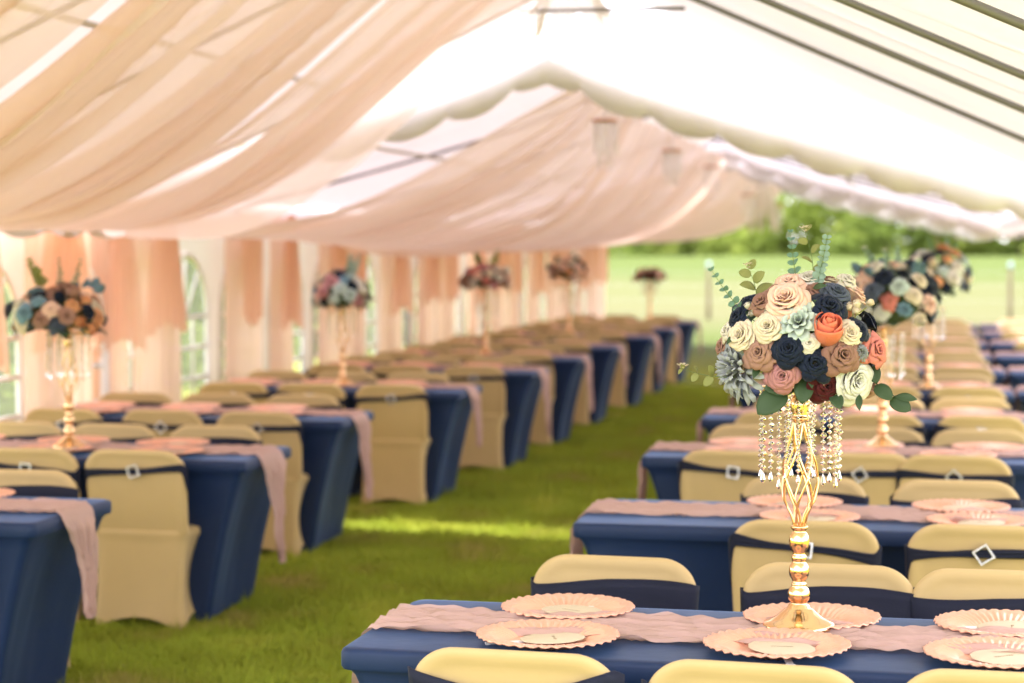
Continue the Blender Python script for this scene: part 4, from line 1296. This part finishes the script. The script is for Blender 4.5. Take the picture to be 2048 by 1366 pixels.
# seats measured where the photograph shows them, metres from the aisle end
R_near = {0: [0.50, 1.04, 1.57], 1: [0.83, 1.385], 2: [0.45, 0.99, 1.43]}
R_far = {0: [0.455, 1.09, 1.57], 1: [0.74, 1.36], 2: [0.42, 1.02, 1.56]}
seatname = ['aisle-end', 'middle', 'outer-end']
placed = {}
first_tbl = None
n_ch = 0
O_rows = {i: (R_rows[i][0] + TL + 0.03, R_rows[i][1] + 0.02, 0) for i in range(4, 10)}
for side, rows in (('field-side', R_rows), ('wall-side', L_rows), ('outer', O_rows)):
    sg = -1 if side == 'wall-side' else 1
    for i, (xe, yc, tw) in (rows.items() if side == 'outer' else enumerate(rows)):
        pad = 40 if side == 'outer' else 260
        if side == 'outer' and not in_frame((xe, yc, TH), 30, 0): continue
        xc = xe + sg * TL / 2
        rz = math.radians(tw)
        row = ('%s %s table' % (ORD[i], side)) if side != 'outer' else '%s outer table' % ORD[i]
        root = empty('banquet_table', (xc, yc, 0), rz)
        tag(root, 'navy spandex covered table, %s in the %s row counted from the front' % (ORD[i], side) if side != 'outer' else 'navy covered table at the frame edge, butted to the %s field-side table' % ORD[i], 'table', 'navy tables of the %s row' % side)
        link('top_cover', TOP_ME, root); link('skirt', SKIRT_ME, root)
        rn = link('table_runner', RUN_R[i % 3], None, (xc, yc, 0), (0, 0, rz + (PI if sg < 0 else 0)))
        tag(rn, 'crinkled dusty pink gauze runner along the %s' % row, 'runner', 'dusty pink runners')
        ca, sa = math.cos(rz), math.sin(rz)
        def W2(lx, ly): return (xc + ca * lx - sa * ly, yc + sa * lx + ca * ly)
        for ns in ('near', 'far'):
            offs = ((R_near if ns == 'near' else R_far).get(i) if side == 'field-side' else None) or ([0.45, 0.99, 1.5] if sg > 0 else ([0.44, 0.99, 1.53] if ns == 'near' else [0.53, 1.07, 1.6]))
            for s, of in enumerate(offs):
                name = seatname[s] if len(offs) == 3 else seatname[s + 1]
                lx = sg * (of - TL / 2)
                jx, jr = random.uniform(-0.018, 0.018), random.uniform(-4, 4)
                if ns == 'near': ly = -TD / 2 - (0.20 if sg > 0 else 0.15) + 0.24 + random.uniform(-0.015, 0.015)
                else: ly = TD / 2 + (0.45 if (sg > 0 and i == 0) else 0.33) - 0.24 + random.uniform(-0.02, 0.02)
                x, y = W2(lx + jx, ly)
                if in_frame((x, y, 0.75), pad, 260):
                    ch = chair(n_ch, sg > 0 and i == 0 and ns == 'near')
                    n_ch += 1
                    ch.location = (x, y, 0)
                    ch.rotation_euler = (0, 0, rz + math.radians(jr) + (0 if ns == 'near' else PI))
                    tag(ch, 'gold covered chair with navy sash, %s seat, %s side of the %s' % (name, ns, row), 'chair', 'gold chairs along the %s row' % side)
                # charger in front of the seat
                px, py = W2(lx + random.uniform(-.02, .02), (-TD / 2 + 0.165 if ns == 'near' else TD / 2 - 0.165) + random.uniform(-.012, .012))
                if in_frame((px, py, TH), min(pad, 220), 160):
                    pl = link('charger_plate', CHARGER_ME, None, (px, py, TH + 0.0015), (0, 0, random.uniform(0, 6.28)))
                    tag(pl, 'scalloped rose gold charger, %s place, %s side of the %s' % (name, ns, row), 'charger plate', 'rose gold chargers of the %s row' % side)
                    if i <= 4 and side != 'outer' and not (sg > 0 and i == 0 and ns == 'far' and s == 1):
                        fn = fan()
                        ang = {('near', 0, 0): -1.25, ('far', 0, 0): 2.75, ('near', 1, 0): 0.2, ('near', 2, 0): 0.6}.get((ns, s, i if sg > 0 else 9), random.uniform(0, 6.28))
                        fn.location = (px + 0.012, py - 0.005, TH + 0.0145)
                        fn.rotation_euler = (math.radians(random.uniform(1, 3)), math.radians(random.uniform(-2, 2)), ang)
                        tag(fn, 'round cream paper fan on the %s place charger, %s side of the %s' % (name, ns, row), 'paper fan', 'paper fans laid on chargers')

# stands and bouquets
def put_stand(x, y, label, hs=0.9, st0=[None]):
    if st0[0] is None: st0[0] = make_stand(True); s = st0[0]
    else: s = clone(st0[0])
    s.location = (x, y, TH + 0.016)
    s.rotation_euler = (0, 0, random.uniform(0, 6.28) if st0[0] is not s else 0.2)
    if y > 6: s.scale = (1, 1, hs)
    tag(s, label, 'flower stand', 'twisted gold flower stands with crystal strands')
put_stand(-0.30, 5.0, 'twisted gold stand with crystal strands, sharp on the first field-side table')
main_bouquet((-0.295, 5.0, TH + 0.733))
put_stand(-0.19, 9.62, 'twisted gold stand with crystals on the third field-side table')
generic_bouquet((-0.16, 9.62, TH + 0.70), 3, 'big blurred bouquet with blue leaves behind the front bouquet', 56, ['navy', 'navy', 'slate', 'white', 'ivory', 'orange', 'blue', 'cream', 'grey', 'navy', 'peach', 'ivory', 'pink', 'mint'], blue_leaves=7, spread=1.12, flat=1.25)
put_stand(0.03, 13.6, 'twisted gold stand on the fifth field-side table')
generic_bouquet((0.08, 13.6, TH + 0.755), 5, 'blurred orange and cream bouquet beside the blue-leaved one', 46, ['navy', 'ivory', 'cream', 'peach', 'orange', 'ivory', 'slate', 'mint', 'white'], spread=1.15, flat=1.2)
put_stand(-3.95, 8.80, 'gold twisted stand on the second wall-side table')
generic_bouquet((-4.0, 8.80, TH + 0.635), 7, 'cream and navy bouquet on the second wall-side table by the windows', 48, ['navy', 'navy', 'cream', 'peach', 'peach', 'blue', 'ivory', 'taupe', 'orange', 'slate'], blue_leaves=4, spread=1.12, flat=0.85)
put_stand(-3.88, 13.1, 'gold twisted stand on the fourth wall-side table')
generic_bouquet((-3.89, 13.1, TH + 0.64), 8, 'navy, teal and dusty pink bouquet on the fourth wall-side table', 44, ['navy', 'blue', 'dusty', 'peach', 'peach', 'mint', 'ivory', 'cream', 'burgundy'], spread=1.0)
put_stand(-3.74, 17.0, 'gold twisted stand on the sixth wall-side table')
generic_bouquet((-3.74, 17.0, TH + 0.665), 9, 'flat wide pink and cream bouquet on the sixth wall-side table', 34, ['dusty', 'peach', 'cream', 'taupe', 'ivory', 'pink'], spread=1.1, flat=0.75)
put_stand(-3.72, 21.1, 'gold twisted stand on the eighth wall-side table')
generic_bouquet((-3.74, 21.1, TH + 0.685), 10, 'dusky orange and navy bouquet on the eighth wall-side table', 34, ['taupe', 'orange', 'peach', 'peach', 'navy', 'cream'], first_sprigs=False)
put_stand(-3.40, 25.1, 'gold twisted stand on the tenth wall-side table')
generic_bouquet((-3.40, 25.1, TH + 0.58), 12, 'small brown pink bouquet in front of the open field', 26, ['taupe', 'mauve', 'dusty', 'burgundy', 'peach'], first_sprigs=False, flat=0.6)

# ---------------------------------------------------------------- field fence and trees
def post_mesh():
    r = np.random.default_rng(5)
    return MB().tube([(0, 0, 0), (0.004, 0, 0.4), (-0.006, 0.004, 0.8), (0, 0, 1.2)], [0.05, 0.047, 0.046, 0.044], 8).mesh('post', M['wood_post'])
POST_ME = post_mesh()
CAP_ME = MB().lathe([(0, 0.13), (0.03, 0.125), (0.05, 0.10), (0.052, 0.0), (0, 0.0)], 10).mesh('cap', M['blue_cap'])
fx = [-25.5, -18.6, -11.7, -4.9, 1.9, 8.7, 15.5]
fence = empty('field_fence', (0, 46.5, 0))
tag(fence, 'post and wire fence across the field, posts tipped pale blue', 'fence')
for i, x in enumerate(fx):
    p = link('fence_post', POST_ME, fence, (x, 0.2 * x / 6, 0))
    link('post_cap', CAP_ME, p, (0, 0, 1.2))
for z in (0.45, 0.8, 1.1):
    link('fence_wire', MB().tube([(x, 0.2 * x / 6, z - (0.02 if j % 2 else 0)) for j, x in enumerate(fx)], 0.003, 5).mesh('fence_wire', M['wire']), fence)

def crown_mesh(name, seed, n, h, w, leaf, mat):
    """Leaf clumps gathered in lobes, with gaps between."""
    r = np.random.default_rng(seed)
    nl = 20
    lob = np.stack([r.normal(0, w * 0.30, nl), r.normal(0, w * 0.30, nl), r.uniform(0.06, 0.90, nl) * h], 1)
    lr = r.uniform(0.16, 0.30, nl) * w * (1.1 - 0.5 * (lob[:, 2] / h))
    k_ = r.integers(0, nl, n)
    d = r.normal(0, 1, (n, 3)); d /= np.linalg.norm(d, axis=1)[:, None]
    c = lob[k_] + d * (lr[k_] * r.uniform(0.55, 1.08, n))[:, None] * np.array([1, 1, 0.8])
    a = r.normal(0, 1, (n, 3)); a /= np.linalg.norm(a, axis=1)[:, None]
    b = np.cross(a, d + 0.6 * r.normal(0, 1, (n, 3))); b /= np.linalg.norm(b, axis=1)[:, None] + 1e-6
    s = leaf * r.uniform(0.5, 1.2, n)[:, None]
    v = np.stack([c - a * s, c + b * s * 0.55, c + a * s, c - b * s * 0.55], 1).reshape(-1, 3)
    return big_mesh(name, v, np.arange(n * 4).reshape(n, 4), mat, 4)
def trunk_mesh(name, h, r0, seed):
    r = np.random.default_rng(seed)
    mb = MB()
    mb.tube([(0, 0, -0.2), (0.03, 0, h * 0.25), (-0.05, 0.04, h * 0.5), (0.05, 0, h * 0.85)], [r0, r0 * 0.8, r0 * 0.55, r0 * 0.15], 8)
    for i in range(6):
        a = r.uniform(0, 6.28); z = h * r.uniform(0.25, 0.6)
        l_ = h * r.uniform(0.18, 0.32)
        mb.tube([(0, 0, z), (l_ * 0.5 * math.cos(a), l_ * 0.5 * math.sin(a), z + l_ * 0.35), (l_ * math.cos(a), l_ * math.sin(a), z + l_ * 0.9)], [r0 * 0.4, r0 * 0.28, r0 * 0.1], 6)
    return mb.mesh(name, M['bark'])
CR = [crown_mesh('crown', 70 + i, 3600, 6.0, 6.5, 0.28, M['foliage' if i != 1 else 'foliage_dark']) for i in range(3)]
TR = [trunk_mesh('trunk', 5.0, 0.16, 80 + i) for i in range(2)]
kinds = ['bright green bushy tree', 'dark green bushy tree', 'light green round tree']
trees = []
rt = np.random.default_rng(21)
tx = -24.0
i = 0
while tx < 14:
    trees.append((tx, 128 + rt.uniform(-7, 7), rt.uniform(0.8, 1.1), [0, 1, 2, 0, 1, 2, 0][i % 7])); tx += rt.uniform(2.0, 3.2); i += 1
for i, (x, y, s, kd) in enumerate(trees):
    root = empty('bushy_tree', (x, y, float(terrain(x, y)) - 0.1), rt.uniform(0, 6.28))
    root.scale = (s, s, s * (0.85 + 0.3 * rt.random()) * (1.0 if x < -3 else 0.68))
    link('crown', CR[kd], root); link('trunk', TR[i % 2], root)
    tag(root, kinds[kd] + ', %s along the row beyond the field from the tent wall end' % ORD[i], 'tree', 'trees of the row beyond the field')
# trees outside the window wall
wt = [(-13.5, 14.0, 0.8, 1), (-16.0, 19.5, 0.95, 0), (-14.0, 25.0, 0.85, 1), (-19.0, 31.0, 1.0, 2), (-15.0, 37.0, 0.9, 1), (-22.0, 24.0, 1.1, 1)]
for i, (x, y, s, kd) in enumerate(wt):
    root = empty('bushy_tree', (x, y, -0.1), rt.uniform(0, 6.28))
    root.scale = (s, s, s)
    link('crown', CR[kd], root); link('trunk', TR[i % 2], root)
    tag(root, kinds[kd] + ' outside the window wall, %s from the front' % ORD[i], 'tree', 'trees outside the window wall')

BUSH = crown_mesh('foliage', 90, 1500, 2.0, 2.6, 0.16, M['foliage_dark'])
BUSH_STEM = trunk_mesh('stem', 1.3, 0.05, 91)
for i in range(11):
    y = 13.5 + i * 2.3 + rt.uniform(-.4, .4)
    root = empty('bush', (-9.6 - 0.06 * (y - 13) + rt.uniform(-.5, .5), y, 0), rt.uniform(0, 6.28))
    sz = rt.uniform(0.8, 1.15); root.scale = (sz, sz, sz)
    link('foliage', BUSH, root); link('stem', BUSH_STEM, root)
    tag(root, 'low green bush outside the window wall, %s from the front' % ORD[i], 'bush', 'bushes outside the window wall')
